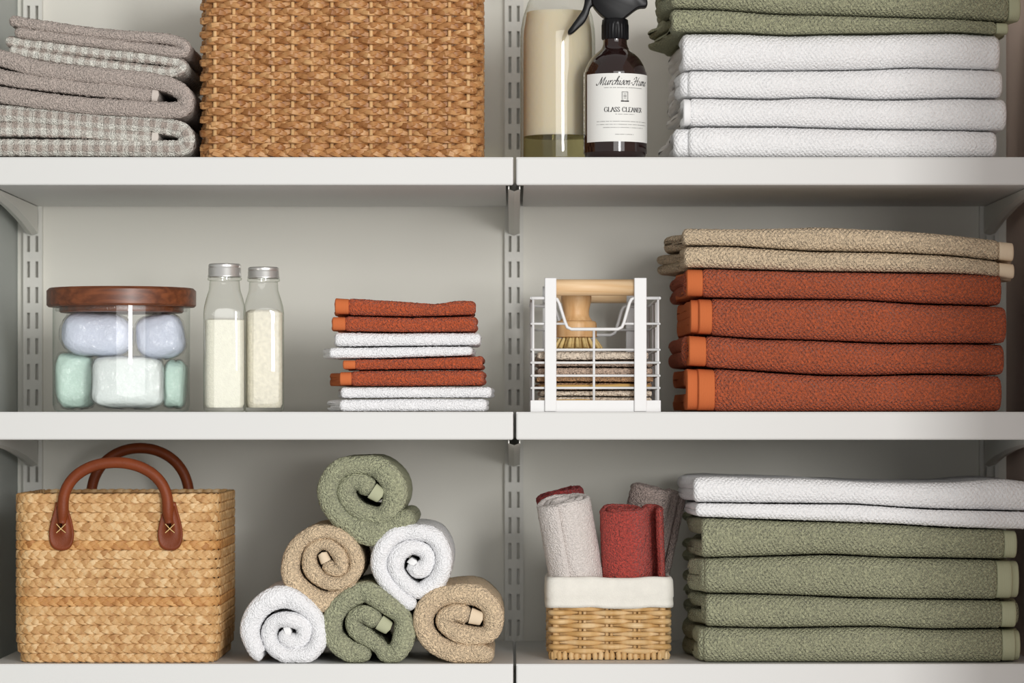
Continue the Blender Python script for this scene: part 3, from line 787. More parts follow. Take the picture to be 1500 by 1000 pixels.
# ------------------------------------------------------------------ plaiting
def rrect(w_, d_, r, step):
    """closed rounded rectangle centred on 0: points, outward normals, arc length; starts mid back"""
    pts, nor = [], []
    cs = [(w_ / 2 - r, d_ / 2 - r, 0), (-w_ / 2 + r, d_ / 2 - r, PI / 2), (-w_ / 2 + r, -d_ / 2 + r, PI), (w_ / 2 - r, -d_ / 2 + r, 3 * PI / 2)]
    for cx, cy, a0 in cs:
        for a in np.linspace(a0, a0 + PI / 2, 8):
            pts.append((cx + r * math.cos(a), cy + r * math.sin(a))); nor.append((math.cos(a), math.sin(a)))
    pts.append(pts[0]); nor.append(nor[0])
    P, Nn = np.array(pts), np.array(nor)
    s = np.concatenate([[0], np.cumsum(np.linalg.norm(np.diff(P, axis=0), axis=1))])
    m = int(round(s[-1] / step)); q = np.arange(m) * s[-1] / m
    A = np.stack([np.interp(q, s, P[:, k]) for k in (0, 1)], 1); B = np.stack([np.interp(q, s, Nn[:, k]) for k in (0, 1)], 1)
    B /= np.linalg.norm(B, axis=1, keepdims=True)
    return A, B, q, s[-1]

def plait(name, c, w_, d_, r, z, width, thick, periods, inout, mat, parent, nsec=6, per=10, seed=0, bulge=.0, strip=.5, tri=0.0):
    """three-strand plait round a rounded rectangle; inout(s, total) radial weave offset; one mesh"""
    rg = np.random.default_rng(seed)
    tot = 2 * (w_ + d_) - 8 * r + 2 * PI * r
    A, B, q, tot = rrect(w_, d_, r, tot / (periods * per))
    m = len(A); ph = q / tot * 2 * PI * periods
    jit = wob(q, seed, .35, tot / 9); ph = ph + jit - jit[0] * np.linspace(1, 0, m)
    V, F, UV, o = [], [], [], 0
    rad = inout(q, tot)
    for k in range(3):
        p = ph + 2 * PI * k / 3
        sn = np.sin(p); sn = (1 - tri) * sn + tri * np.arcsin(np.clip(sn * .96, -1, 1)) * 2 / PI / .82
        lat = width * (.5 - strip * .42) * sn
        dep = thick * .5 * np.sin(2 * p + .3) + rad + bulge * np.cos(p) ** 2
        cen = np.stack([c[0] + A[:, 0] + B[:, 0] * dep, c[1] + A[:, 1] + B[:, 1] * dep, z + lat], 1)
        T = np.roll(cen, -1, 0) - np.roll(cen, 1, 0); T /= np.linalg.norm(T, axis=1, keepdims=True)
        Nn = np.concatenate([B, np.zeros((m, 1))], 1); Nn = Nn - T * (Nn * T).sum(1, keepdims=True); Nn /= np.linalg.norm(Nn, axis=1, keepdims=True)
        Sd = np.cross(T, Nn)
        cu_, cv_ = np.array([1, .72, -.72, -1, -.72, .72]), np.array([0, 1, 1, 0, -1, -1.0])
        ws = width * strip * .62 * (1 + .18 * np.cos(2 * p)) * (1 + wob(q, seed + k, .12, .11))
        P = cen[:, None] + (ws[:, None] * cu_[None])[..., None] * Sd[:, None] + (thick * .5 * cv_)[None, :, None] * Nn[:, None]
        uu = np.repeat((q + k * .37 + seed * .11)[:, None], nsec, 1); vv = np.repeat((np.arange(nsec) * width * .3)[None], m, 0)
        V.append(P.reshape(-1, 3)); F.append(gridfaces(m, nsec, True, True) + o); UV.append(np.stack([uu, vv], -1).reshape(-1, 2)); o += m * nsec
    return mesh(name, np.vstack(V), np.vstack(F), mat, parent, uv=np.vstack(UV), sharp=32)

# big woven seagrass basket (top shelf)
bw, bd, br = (700 - 297) * pix(.01) - .006, .27, .022
bc = (wx(498.5, .008), .008 + bd / 2 + .003, ZT[2])
t = thing('woven_basket', (bc[0], bc[1], ZT[2]), 'large brown seagrass basket with plaited rows woven over pale stakes', 'basket')
tot = 2 * (bw + bd) - 8 * br + 2 * PI * br
nst = int(round(tot / (29.5 * pix()))); nst += nst % 2
A, B, q, tot = rrect(bw, bd, br, tot / nst)
rows = 27; pitch = 10.4 * pix()
zr0 = ZT[2] + .0125
for i in range(nst):
    x, y = bc[0] + A[i, 0], bc[1] + A[i, 1]
    v, f = tube([(x, y, ZT[2] + .003), (x, y, ZT[2] + .13), (x, y, zr0 + rows * pitch)], .0024, 6)
    mesh('stake', v, f, M['stake'], t)
for i in range(rows):
    sg = 1 if i % 2 else -1
    plait('plaited_strand', bc, bw, bd, br, zr0 + i * pitch + wob(np.array(0.0), i, .0003, 1), pitch * 1.1, .0040, int(tot / .040),
          lambda s, tt, sg=sg: sg * .0050 * np.cos(PI * s / tt * nst), M['seagrass'], t, seed=100 + i, per=14, tri=.5, strip=.56)
plait('base_border', bc, bw + .002, bd + .002, br, ZT[2] + .0055, .010, .0050, int(tot / .036), lambda s, tt: .0025 * np.cos(2 * PI * s / tt * nst), M['seagrass'], t, seed=160, per=11)
box('base_panel', bc[0] - bw / 2 + .004, bc[0] + bw / 2 - .004, bc[1] - bd / 2 + .004, bc[1] + bd / 2 - .004, ZT[2] + .002, ZT[2] + .006, M['lining'], t, .001)

# leather-handled basket (bottom shelf)
hx0, hx1 = wx(22, .012), wx(319, .012)
hw, hd, hr = hx1 - hx0, .24, .022
hc = ((hx0 + hx1) / 2, .012 + hd / 2, 0)
HT = wz(724, .012)
t = thing('handled_basket', (hc[0], hc[1], 0), 'straw-coloured plaited basket with brown leather handles', 'basket')
nrow = 18; pr = HT / nrow
tot = 2 * (hw + hd) - 8 * hr + 2 * PI * hr
for i in range(nrow):
    ins = {0: .0045, 1: .0015, 2: .0004}.get(i, 0)
    mt = M['hyacinth_d'] if i in (6, 12) else M['hyacinth']
    plait('plaited_row', hc, hw - 2 * ins, hd - 2 * ins, hr, .0008 + (i + .5) * pr, pr * 1.04, .0022, int(tot / .030) + (i % 3) - 1,
          lambda s, tt: 0 * s, mt, t, seed=200 + i, per=14, strip=.50, bulge=.0, tri=.9)
V, F = [], []
A, B, q, tt = rrect(hw - .010, hd - .010, hr, .012); m = len(A)
for z, k in ((.004, .95), (HT - .003, 1)):
    V += [(hc[0] + a * k, hc[1] + b * k, z) for a, b in A]
V += [(hc[0] + a * .985, hc[1] + b * .985, HT - .003) for a, b in A] + [(hc[0] + a * .985, hc[1] + b * .985, .004) for a, b in A]
F = gridfaces(4, m, False, True).tolist() + [list(range(m))[::-1]]
mesh('inner_lining', V, F, M['lining'], t)
def handle(yf, side, L):
    """leather arch and two tabs on the face at depth yf; side -1 front, +1 back"""
    cx = hc[0] + (wx(170, .01) - wx(170.5, .012)); hs = (250 - 92) / 2 * pix(.01)
    zb, zp = wz(748, .01), wz(677, .01) + L
    pts = []
    for a in np.linspace(0, PI, 25):
        u = math.cos(a); v = math.sin(a) ** .82
        pts.append((cx - hs * u * (.97 + .03 * v), yf + side * .006, zb + (zp - zb) * v))
    pts = [(pts[0][0] - .001, yf + side * .0045, zb - .013), (pts[0][0] - .0006, yf + side * .006, zb - .006)] + pts + [(pts[-1][0] + .0006, yf + side * .006, zb - .006), (pts[-1][0] + .001, yf + side * .0045, zb - .013)]
    P, s = catmull(pts, .004)
    rr = np.interp(s, [0, .014, .03, s[-1] - .03, s[-1] - .014, s[-1]], [.0045, .0066, .0064, .0064, .0066, .0045])
    v, f = tube(P, rr, 12)
    h = mesh('handle', v, f, M['leather'], t)
    for sx in (-1, 1):
        xx = cx + sx * (hs + .0005)
        prof = [(0.0, 0), (.006, .0008), (.0112, .005), (.0138, .013), (.0140, .022), (.0118, .034), (.0086, .045), (.0062, .055)]
        zt0 = wz(806, .01)
        ring = [(-.0001, 0)]
        out = [(r_, z_) for r_, z_ in prof]
        C2, _ = catmull([(a, b, 0) for a, b in out], .002)
        loop = [(a, b) for a, b, _ in C2] + [(-a, b) for a, b, _ in C2[::-1]][:-1]
        n = len(loop); ctr = (0, .028)
        V, F = [], []
        lay = [(1, .0), (1.0, .0022), (.95, .0034), (.86, .0036), (.82, .0030), (.5, .0042), (.12, .0052)]
        for k_, hgt in lay:
            for a, b in loop:
                V.append((xx + ctr[0] + (a - ctr[0]) * k_, yf + side * hgt, zt0 + ctr[1] + (b - ctr[1]) * k_))
        F = gridfaces(len(lay), n, False, True).tolist() + [list(range((len(lay) - 1) * n, len(lay) * n))]
        tb = mesh('leather_tab', V, F, M['leather'], t)
        zc = wz(774, .01)
        if side < 0:
            for q_ in (-1, 1):
                v, f = tube([(xx - q_ * .0052, yf + side * .0052, zc + .0055), (xx, yf + side * .0073, zc), (xx + q_ * .0052, yf + side * .0052, zc - .0045)], .0005, 6)
                mesh('cross_stitch', v, f, M['thread'], tb)
handle(.0095, -1, 0)
handle(.012 + hd + .0025, 1, .014)

# small wicker basket with cloth liner (bottom shelf)
yk = .062
k0, k1 = wx(810, yk), wx(976, yk)
kw_, kd, kr = k1 - k0, .125, .010
kc = ((k0 + k1) / 2, yk + kd / 2, 0)
t = thing('wicker_basket', (kc[0], kc[1], 0), 'small pale willow basket with a white cloth liner folded over the rim', 'basket')
tot = 2 * (kw_ + kd) - 8 * kr + 2 * PI * kr
nk = 16
kpitch = 6.2 * pix(yk); kz0 = wz(953, yk)
Aw, Bw, qw, totw = rrect(kw_, kd, kr, tot / 400)
def at_s(s):
    i = (np.asarray(s) % totw) / totw * len(Aw)
    i0 = np.floor(i).astype(int) % len(Aw); return Aw[i0], Bw[i0]
# stake phase: put stakes at the corners and quarter points of the sides
s_front_mid = qw[np.argmin((Aw[:, 0]) ** 2 + (Aw[:, 1] + kd / 2) ** 2)]
for i in range(nk):
    a, b = at_s(s_front_mid + i * totw / nk)
    tgx = np.array([-b[1], b[0]])
    for sd in ((-.0026, .0026) if i % 4 != 2 else (0,)):
        x, y = kc[0] + a[0] + tgx[0] * sd, kc[1] + a[1] + tgx[1] * sd
        v, f = tube([(x, y, .002), (x, y, .05), (x, y, kz0 + 11.5 * kpitch + .012)], .0021 if i % 4 != 2 else .0042, 8)
        mesh('stake', v, f, M['willow'], t)
for i in range(13):
    sg = 1 if i % 2 else -1
    wv = np.cos(PI * (qw - s_front_mid) / totw * nk)
    rad = sg * .0042 * wv
    rr = .0029 * (1 + .22 * sg * wv)
    z = kz0 + i * kpitch + wob(qw, i, .0004, .12)
    P = np.stack([kc[0] + Aw[:, 0] + Bw[:, 0] * rad, kc[1] + Aw[:, 1] + Bw[:, 1] * rad, z], 1)
    v, f = tube(P, rr, 8, closed=True, up=(0, 0, 1))
    n_ = len(P); uv = np.stack([np.repeat(qw, 8), np.tile(np.arange(8) * .0015, n_)], 1)
    mesh('woven_rod', v, f, M['willow'], t, uv=uv)
nb = int(round(totw / (8.6 * pix(yk))))
for i in range(nb):
    a, b = at_s(s_front_mid + (i + .5) * totw / nb)
    x, y = kc[0] + a[0] + b[0] * .0012, kc[1] + a[1] + b[1] * .0012
    v, f = tube([(x, y, .0006), (x + random.uniform(-.0008, .0008), y, .005), (x + random.uniform(-.0006, .0006), y, .0075), (x - b[0] * .0015, y - b[1] * .0015, .0092)], [.0029, .0034, .0033, .0018], 8)
    mesh('base_rod', v, f, M['willow'], t)
box('base_panel', kc[0] - kw_ / 2 + .003, kc[0] + kw_ / 2 - .003, kc[1] - kd / 2 + .003, kc[1] + kd / 2 - .003, .002, .005, M['willow'], t, .001)
# liner: outer skirt, rim, inner face, floor
A, B, q, tt = rrect(kw_ + .014, kd + .014, .012, .0025); m = len(A)
zl, zr = wz(890, yk - .007), wz(845, yk - .007)
prof = [(-.0022, zl + .001), (.0012, zl - .0002), (.0015, zl + .004), (.0008, zl + .0105), (.0018, zl + .0125), (.0014, zl + .022), (.0008, zr - .004), (-.001, zr - .0008), (-.004, zr), (-.0065, zr - .003), (-.0095, zr - .02), (-.012, .05), (-.014, .008), (-.05, .0065)]
V = []
for k, (d, z) in enumerate(prof):
    ww = wob(q, 77, .0008 if 0 < k < 9 else .0, .07); wzv = wob(q, 78, .0011, .11) if k < 10 else 0 * q
    V.append(np.stack([kc[0] + A[:, 0] + B[:, 0] * (d + ww), kc[1] + A[:, 1] + B[:, 1] * (d + ww), z + wzv], 1))
V = np.vstack(V)
uv = np.stack([np.tile(q, len(prof)), np.repeat(np.arange(len(prof)) * .008, m)], 1)
ln = mesh('cloth_liner', V, gridfaces(len(prof), m, False, True), M['linen'], t, uv=uv)
ln['label'] = 'white linen liner folded over the rim'

def spiral(r0, turns, th, tail=None, a0=0.0, sx=1.0, sy=1.0):
    """outer end first, going in; angle a0 of the outer end (radians, in E1,E2)"""
    pts = []
    n = int(turns * 14)
    for i in range(n + 1):
        a = a0 - 2 * PI * turns * i / n; r = max(r0 - th * turns * i / n, .002)
        pts.append((r * math.cos(a) * sx, r * math.sin(a) * sy, 0))
    if tail: pts = tail + pts
    C, s = catmull(pts, .0022)
    return C[:, :2]
def cloth_roll(label, ptop, ybot, rad, th, mat, seed, a0, tail=None, turns=2.6, sy=1.0, group='rolled washcloths in the wicker basket', top_y=None, slope=0.0):
    """ptop (px,py) centre of the top edge; ybot (x,y) of the foot on the basket floor"""
    yt = top_y
    top = np.array([wx(ptop[0], yt), yt, wz(ptop[1], yt)]); foot = np.array([ybot[0], ybot[1], .008])
    ax = foot - top; Lg = np.linalg.norm(ax); e3 = ax / Lg
    e1 = np.array([1, 0, slope]); e1 = e1 - e3 * np.dot(e1, e3); e1 /= np.linalg.norm(e1)
    e2 = np.cross(e1, e3); e2 = e2 if e2[1] > 0 else -e2
    t = thing('rolled_washcloth', tuple(foot), label, 'washcloth', group)
    C = spiral(rad - th / 2, turns, th * 1.04, tail, a0, 1, sy)
    path_sheet('roll', C, th, tuple(top), e1, e2, e3, Lg - .006, mat, t, step=.002, seed=seed, pile=.0003, front_wave=.0016, backn=40)
    return t
kx = kc[0]
cloth_roll('light grey rolled washcloth with a seam down its side, standing at the basket front', (827, 731), (kx - .021, kc[1] - .016), .0350, .0075, M['lgrey'], 61, -PI * .60, top_y=.074, turns=3, slope=.30)
cloth_roll('dark red rolled washcloth tucked behind the light grey one', (816, 719), (kx - .016, kc[1] + .030), .0315, .0075, M['darkred'], 62, PI * .3, top_y=.142, turns=3, slope=.06)
cloth_roll('red rolled washcloth with a loose flap, standing beside the light grey one', (912, 743), (kx + .0225, kc[1] - .018), .0310, .0075, M['red'], 63, PI * .08, top_y=.080, turns=2.8,
           tail=[(.041, -.016, 0), (.043, .004, 0), (.038, .020, 0)], slope=0)
cloth_roll('taupe rolled washcloth leaning out behind the red one', (953, 712), (kx + .010, kc[1] + .030), .0275, .008, M['dtaupe'], 64, PI * .1, top_y=.150, turns=2.4, tail=[(.040, -.004, 0), (.038, .010, 0)], slope=-.15)

# ------------------------------------------------------------------ glass jar with bath fizzers (middle shelf)
ZM = ZT[1]
jy = .098; jx = wx(178, jy); jr = 100 * pix(jy)
t = thing('glass_jar', (jx, jy, ZM), 'round clear glass jar with a dark wooden lid', 'jar')
jh = wz(447, jy - jr) - ZM
wall_ = .0028
prof = [(.0005, .0), (jr - .008, .0), (jr - .002, .002), (jr, .008), (jr, jh * .5), (jr, jh)]
pin = [(jr - wall_, jh), (jr - wall_, jh * .5), (jr - wall_, .012), (jr - .009, .0062), (.0005, .006)]
v, f = lathe(prof, (jx, jy, ZM), 72); mesh('glass_body', v, f, M['glass_pale'], t, sharp=38)
zl0 = jh + .0004; zl1 = wz(420, jy - jr) - ZM + .001; lr = 109 * pix(jy)
v, f = lathe([(.0005, zl0), (lr - .002, zl0), (lr, zl0 + .002), (lr, zl1 - .003), (lr - .003, zl1), (.0005, zl1)], (jx, jy, ZM), 96)
ld = mesh('lid', v, f, M['lidwood'], t, sharp=38)
v, f = lathe([(.0005, jh - .0062), (jr - .009, jh - .0062), (jr - .0075, jh - .0048), (jr - .0075, jh + .0008)], (jx, jy, ZM), 72); mesh('lid_plug', v, f, M['lidwood'], ld, sharp=38)
v, f = lathe([(jr - .0075, jh - .0035), (jr - .0032, jh - .0045), (jr - .003, jh - .0015), (jr - .0075, jh - .001)], (jx, jy, ZM), 72); mesh('seal_ring', v, f, M['film'], ld, sharp=38)

def fizzer(label, px0, px1, py0, py1, y, ry, mat, seed, p=3.0, rot=0.0, group='wrapped bath fizzers in the glass jar'):
    cx, cz = wx((px0 + px1) / 2, y), wz((py0 + py1) / 2, y); rx, rz = (px1 - px0) / 2 * pix(y), (py1 - py0) / 2 * pix(y)
    r = np.random.default_rng(seed)
    nu, nv = 96, 56
    u = np.arange(nu) * 2 * PI / nu; v = np.linspace(-PI / 2 + .02, PI / 2 - .02, nv)
    U, V_ = np.meshgrid(u, v, indexing='ij')
    sp = lambda a, e: np.sign(a) * np.abs(a) ** e
    e = 2 / p
    X = sp(np.cos(V_), e) * sp(np.cos(U), e); Y = sp(np.cos(V_), e) * sp(np.sin(U), e); Z = sp(np.sin(V_), e)
    lump = 1 + .025 * np.sin(3 * U + seed) * np.cos(2 * V_ + seed) + .015 * np.sin(5 * V_ + 2 * seed)
    fold = np.zeros(U.shape)                      # creases of the shrink wrap
    for k in range(9):
        a_, b_, c_ = r.integers(2, 7), r.uniform(-6, 6), r.uniform(0, 6.28)
        fold = fold + np.abs(np.sin(a_ * U + b_ * V_ + c_ + .6 * np.sin(3 * V_ + k))) ** 6 * r.uniform(.3, 1)
    def build(k, crease):
        q = lump * k + fold * crease
        x, y_, z = X * rx * q, Y * ry * q, Z * rz * q
        c_, s_ = math.cos(rot), math.sin(rot)
        return np.stack([cx + x * c_ - z * s_, y + y_, cz + x * s_ + z * c_], -1).reshape(-1, 3)
    Fq = gridfaces(nu, nv, True, False)
    t = thing('bath_fizzer', (cx, y, cz - rz), label, 'bath fizzer', group)
    mesh('fizz_block', build(.95, .006), Fq, mat, t)
    mesh('plastic_wrap', build(.965, .022), Fq, M['film'], t)
    return t
fizzer('mint bath fizzer standing at the foot of the jar, under the larger lavender one', 82, 142, 516, 598, jy + .012, .027, M['mint'], 1, 4.2, .03)
fizzer('pale ice-green bath fizzer in the middle of the bottom layer', 134, 242, 521, 598, jy - .030, .026, M['ice'], 2, 4.6, -.02)
fizzer('mint bath fizzer squeezed against the glass under the smaller lavender one', 239, 274, 527, 598, jy + .012, .025, M['mint'], 3, 4.0, -.05)
fizzer('larger lavender bath fizzer in the top layer, tilted on the mint one', 90, 194, 458, 522, jy - .014, .028, M['lav'], 4, 3.4, -.05)
fizzer('smaller lavender bath fizzer in the top layer, against the glass', 199, 272, 459, 526, jy - .006, .026, M['lav'], 5, 3.0, .1)

# ------------------------------------------------------------------ salt bottles
def salt_bottle(label, px0, px1, cap_px, y, top, capbot, should, lab_salt, salt_top, smat, rot):
    cx = wx((px0 + px1) / 2, y); R = (px1 - px0) / 2 * pix(y)
    Z = lambda py: wz(py, y - R) - ZM
    rn = (cap_px[1] - cap_px[0]) / 2 * pix(y)
    t = thing('glass_bottle', (cx, y, ZM), label, 'bottle', 'square glass bottles of bath salt')
    zs = Z(should)
    zn = Z(capbot)
    out = [(.0005, 0, 5), (R * .86, 0, 5), (R * .97, .0018, 5), (R, .006, 5), (R, zs * .5, 5), (R, zs, 5), (R * .97, zs + (zn - zs) * .18, 4), (R * .88, zs + (zn - zs) * .40, 3), (R * .74, zs + (zn - zs) * .66, 2.4), (rn * .92, zs + (zn - zs) * .86, 2), (rn * .90, zn - .004, 2), (rn * 1.04, zn - .003, 2), (rn * 1.04, zn - .0005, 2), (rn * .9, zn, 2), (rn * .88, zn + .010, 2)]
    kf = lambda q: 2 ** (1 / q) / 2 ** .5      # keep flat-to-flat width as given
    ins = [(max(r - .0013, .0005), z + (.004 if z < .004 else 0), q) for r, z, q in out[::-1]]
    alls = out
    v, f = lathe([(r, z) for r, z, q in alls], (cx, y, ZM), 64, [q for _, _, q in alls], rot)
    mesh('glass_body', v, f, M['glass_bottle'], t, sharp=38)
    z0, z1 = Z(capbot) - .0, Z(top)
    n = 60; prof = [(.0005, z1), (rn * .9, z1), (rn * .985, z1 - .0012), (rn, z1 - .003), (rn * .97, z1 - .0045), (rn, z1 - .0055), (rn, z0 + .0028), (rn * 1.03, z0 + .0018), (rn * 1.03, z0 + .0008), (rn * .97, z0 + .0004)]
    v, f = lathe(prof, (cx, y, ZM), n); mesh('metal_cap', v, f, M['chrome'], t, sharp=38)
    Ri = R - .0019; zt_ = Z(salt_top)
    pr_ = [(.0005, .0050, 5), (Ri * .9, .0050, 5), (Ri, .009, 5), (Ri, zt_ * .5, 5)]
    if zt_ > zs: pr_ += [(Ri, zs, 5), (Ri * .965, zt_ - .001, 4.2), (Ri * .8, zt_ + .0015, 4), (.0005, zt_ + .002, 4)]
    else: pr_ += [(Ri, zt_ - .001, 5), (Ri * .8, zt_ + .0006, 5), (.0005, zt_ + .001, 5)]
    v, f = lathe([(r, z) for r, z, q in pr_], (cx, y, ZM), 64, [q for _, _, q in pr_], rot)
    o = mesh('bath_salt', v, f, smat, None, sharp=38); tag(o, lab_salt, 'bath salt', None, 'stuff')
    return t
salt_bottle('taller square glass bottle of fine white bath salt beside the jar', 298, 360, (309, 357), .045, 385, 405, 458, 'fine white bath salt filling the bottle beside the jar', 467, M['salt'], .10)
salt_bottle('square glass bottle of coarse bath salt partly behind the taller bottle', 357, 415, (359, 405), .085, 390, 407, 458, 'coarse off-white bath salt filling the bottle nearer the washcloths', 455, M['salt2'], .16)

# ------------------------------------------------------------------ big glass bottle and spray bottle (top shelf)
yb = .128; bx_ = wx(817, yb); R = 55 * pix(yb)
Zt = lambda py: wz(py, yb - R) - ZT[2]
t = thing('glass_bottle', (bx_, yb, ZT[2]), 'large clear glass bottle of cloudy cream liquid beside the spray bottle', 'bottle')
zsh = Zt(52)
out = [(.0005, 0), (R * .9, 0), (R * .985, .002), (R, .006), (R, zsh), (R * .985, zsh + .012), (R * .93, zsh + .026), (R * .80, zsh + .043), (R * .60, zsh + .058), (R * .42, zsh + .070), (R * .36, zsh + .085), (R * .36, zsh + .11)]
ins = [(max(r - .003, .0005), z + (.006 if z < .004 else 0)) for r, z in out[::-1]]
v, f = lathe(out, (bx_, yb, ZT[2]), 72); mesh('glass_body', v, f, M['glass_bottle'], t, sharp=38)
v, f = lathe([(.0005, zsh + .11), (R * .40, zsh + .11), (R * .42, zsh + .112), (R * .42, zsh + .128), (R * .38, zsh + .131), (.0005, zsh + .131)], (bx_, yb, ZT[2]), 40); mesh('stopper', v, f, M['blackplastic'], t, sharp=38)
Ri = R - .0036; zl = Zt(196); zt2 = Zt(12)
v, f = lathe([(.0005, zl), (Ri, zl), (Ri, zsh), (Ri * .985, zsh + .011), (Ri * .93, zsh + .024), (Ri * .90, zt2), (.0005, zt2)], (bx_, yb, ZT[2]), 64)
tag(mesh('cloudy_liquid', v, f, M['cream_liquid'], None, sharp=38), 'cloudy cream liquid filling the large glass bottle', 'liquid', None, 'stuff')
v, f = lathe([(.0005, .007), (Ri - .002, .007), (Ri, .010), (Ri, zl - .0006), (.0005, zl - .0006)], (bx_, yb, ZT[2]), 64)
tag(mesh('settled_liquid', v, f, M['clear_liquid'], None, sharp=38), 'clear olive-yellow liquid settled at the foot of the large bottle', 'liquid', None, 'stuff')

ys = .058; sx_ = wx(901, ys); R = 46.5 * pix(ys)
Zt = lambda py: wz(py, ys - R) - ZT[2]
t = thing('spray_bottle', (sx_, ys, ZT[2]), 'dark brown spray bottle with a white label and black trigger head', 'bottle')
body = [(.0005, 0), (R * .82, 0), (R * .92, .0025), (R * .99, .010), (R, .016), (R, Zt(112)), (R * .98, Zt(103)), (R * .90, Zt(92)), (R * .76, Zt(81)), (R * .58, Zt(73)), (R * .44, Zt(67)), (R * .38, Zt(60)), (R * .37, Zt(50))]
P2, _ = catmull([(a, b, 0) for a, b in body], .0018)
v, f = lathe(P2[:, :2], (sx_, ys, ZT[2]), 72); mesh('amber_body', v, f, M['amber'], t, sharp=38)
# label
Rl = R + .0004; a0, a1 = math.radians(-62), math.radians(112)
na = 60; th_ = np.linspace(a0, a1, na)
zl0, zl1 = Zt(207), Zt(107)
V = [(sx_ + Rl * math.sin(a), ys - Rl * math.cos(a), ZT[2] + z) for z in (zl0, zl1) for a in th_]
F = [(i, i + 1, na + i + 1, na + i) for i in range(na - 1)]
lab = mesh('paper_label', V, F, M['paper'], t)
GLY = {
 'M': (1.55, [[(-.35, .35), (-.3, .05), (0, .0), (.22, .5), (.42, 1.8)], [(.42, 1.8), (.52, .9), (.58, .05)], [(.58, .05), (.85, 1.0), (1.15, 1.8)], [(1.15, 1.8), (1.12, .2), (1.22, 0), (1.5, .35)]]),
 'u': (.86, [[(0, .8), (.08, 1), (.08, .2), (.25, 0), (.5, .3), (.6, 1)], [(.6, 1), (.6, .15), (.7, 0), (.86, .3)]]),
 'r': (.62, [[(0, .7), (.15, 1), (.15, 0)], [(.15, .5), (.35, .95), (.55, .88)]]),
 'c': (.62, [[(.48, .8), (.35, 1), (.1, .75), (.06, .3), (.25, 0), (.6, .3)]]),
 'h': (.82, [[(0, .3), (.32, 1.6), (.22, 1.95), (.1, 1.5), (.08, 0)], [(.1, .5), (.35, 1), (.5, .8), (.5, .15), (.6, 0), (.8, .3)]]),
 'i': (.42, [[(0, .7), (.1, 1), (.1, .15), (.2, 0), (.4, .3)], [(.10, 1.42), (.16, 1.5)]]),
 's': (.55, [[(0, .3), (.3, 1.05), (.42, .6), (.36, .1), (.15, 0), (.02, .15)]]),
 'o': (.68, [[(.3, 1), (.08, .75), (.08, .25), (.28, 0), (.5, .25), (.5, .75), (.3, 1), (.5, .85), (.68, .8)]]),
 'n': (.82, [[(0, .7), (.1, 1), (.1, 0)], [(.1, .5), (.35, 1), (.5, .8), (.5, .15), (.6, 0), (.8, .3)]]),
 'm': (1.2, [[(0, .7), (.1, 1), (.1, 0)], [(.1, .5), (.32, 1), (.45, .8), (.45, 0)], [(.45, .5), (.68, 1), (.82, .8), (.82, .15), (.95, 0), (1.15, .3)]]),
 'e': (.6, [[(.08, .45), (.45, .7), (.3, 1), (.08, .7), (.08, .25), (.28, 0), (.58, .3)]]),
 '-': (.62, [[(.08, .45), (.45, .5)]]),
 'H': (1.5, [[(-.1, 1.2), (.0, 1.6), (.3, 1.85), (.48, 1.5), (.38, .3), (.2, 0), (-.05, .2)], [(1.25, 1.85), (1.02, 1.4), (.98, .2), (1.1, 0), (1.35, .25)], [(.1, .8), (.6, .95), (1.2, 1.0)]]),
}
CAP = {
 'G': (.95, [[(.78, .75), (.6, 1), (.25, .95), (.06, .5), (.25, .05), (.6, 0), (.78, .15), (.78, .45)], [(.6, .45), (.9, .45)]]),
 'L': (.75, [[(.15, 1), (.15, 0)], [(0, 1), (.3, 1)], [(0, 0), (.65, 0), (.65, .2)]]),
 'A': (.9, [[(.05, 0), (.42, 1)], [(.42, 1), (.8, 0)], [(.2, .38), (.65, .38)], [(-.05, 0), (.18, 0)], [(.66, 0), (.92, 0)]]),
 'S': (.68, [[(.5, .78), (.45, .98), (.2, .98), (.08, .75), (.5, .3), (.42, .03), (.15, .0), (.06, .25)]]),
 'C': (.9, [[(.76, .72), (.6, 1), (.25, .95), (.06, .5), (.25, .05), (.6, 0), (.78, .25)]]),
 'E': (.75, [[(.15, 1), (.15, 0)], [(0, 1), (.6, 1), (.6, .85)], [(.15, .52), (.45, .52)], [(0, 0), (.65, 0), (.65, .18)]]),
 'N': (.95, [[(.12, 0), (.12, 1)], [(.12, 1), (.75, 0)], [(.75, 0), (.75, 1)], [(-.02, 0), (.26, 0)], [(.62, 1), (.88, 1)]]),
 'R': (.88, [[(.15, 0), (.15, 1)], [(0, 1), (.45, 1), (.62, .78), (.45, .52), (.15, .5)], [(.4, .5), (.8, 0)], [(0, 0), (.3, 0)]]),
 ' ': (.5, []),
}
def stroke(poly, wmin, wmax, nib, shear, V, F, ox, oz, sc_, smooth=True):
    p = np.array(poly, float)
    if smooth and len(p) > 2: p = catmull([(a, b, 0) for a, b in p], .08)[0][:, :2]
    p = np.stack([p[:, 0] + shear * p[:, 1], p[:, 1]], 1) * sc_
    d = np.gradient(p, axis=0); L = np.maximum(np.linalg.norm(d, axis=1, keepdims=True), 1e-9); d /= L
    ang = np.arctan2(d[:, 1], d[:, 0])
    wd = wmin + (wmax - wmin) * np.abs(np.sin(ang - nib)) ** 1.5
    nr = np.stack([-d[:, 1], d[:, 0]], 1) * wd[:, None] / 2
    o = len(V)
    for i in range(len(p)):
        V.append((ox + p[i, 0] + nr[i, 0], oz + p[i, 1] + nr[i, 1])); V.append((ox + p[i, 0] - nr[i, 0], oz + p[i, 1] - nr[i, 1]))
    for i in range(len(p) - 1): F.append((o + 2 * i, o + 2 * i + 1, o + 2 * i + 3, o + 2 * i + 2))
TC = math.radians(16)                 # direction the label faces
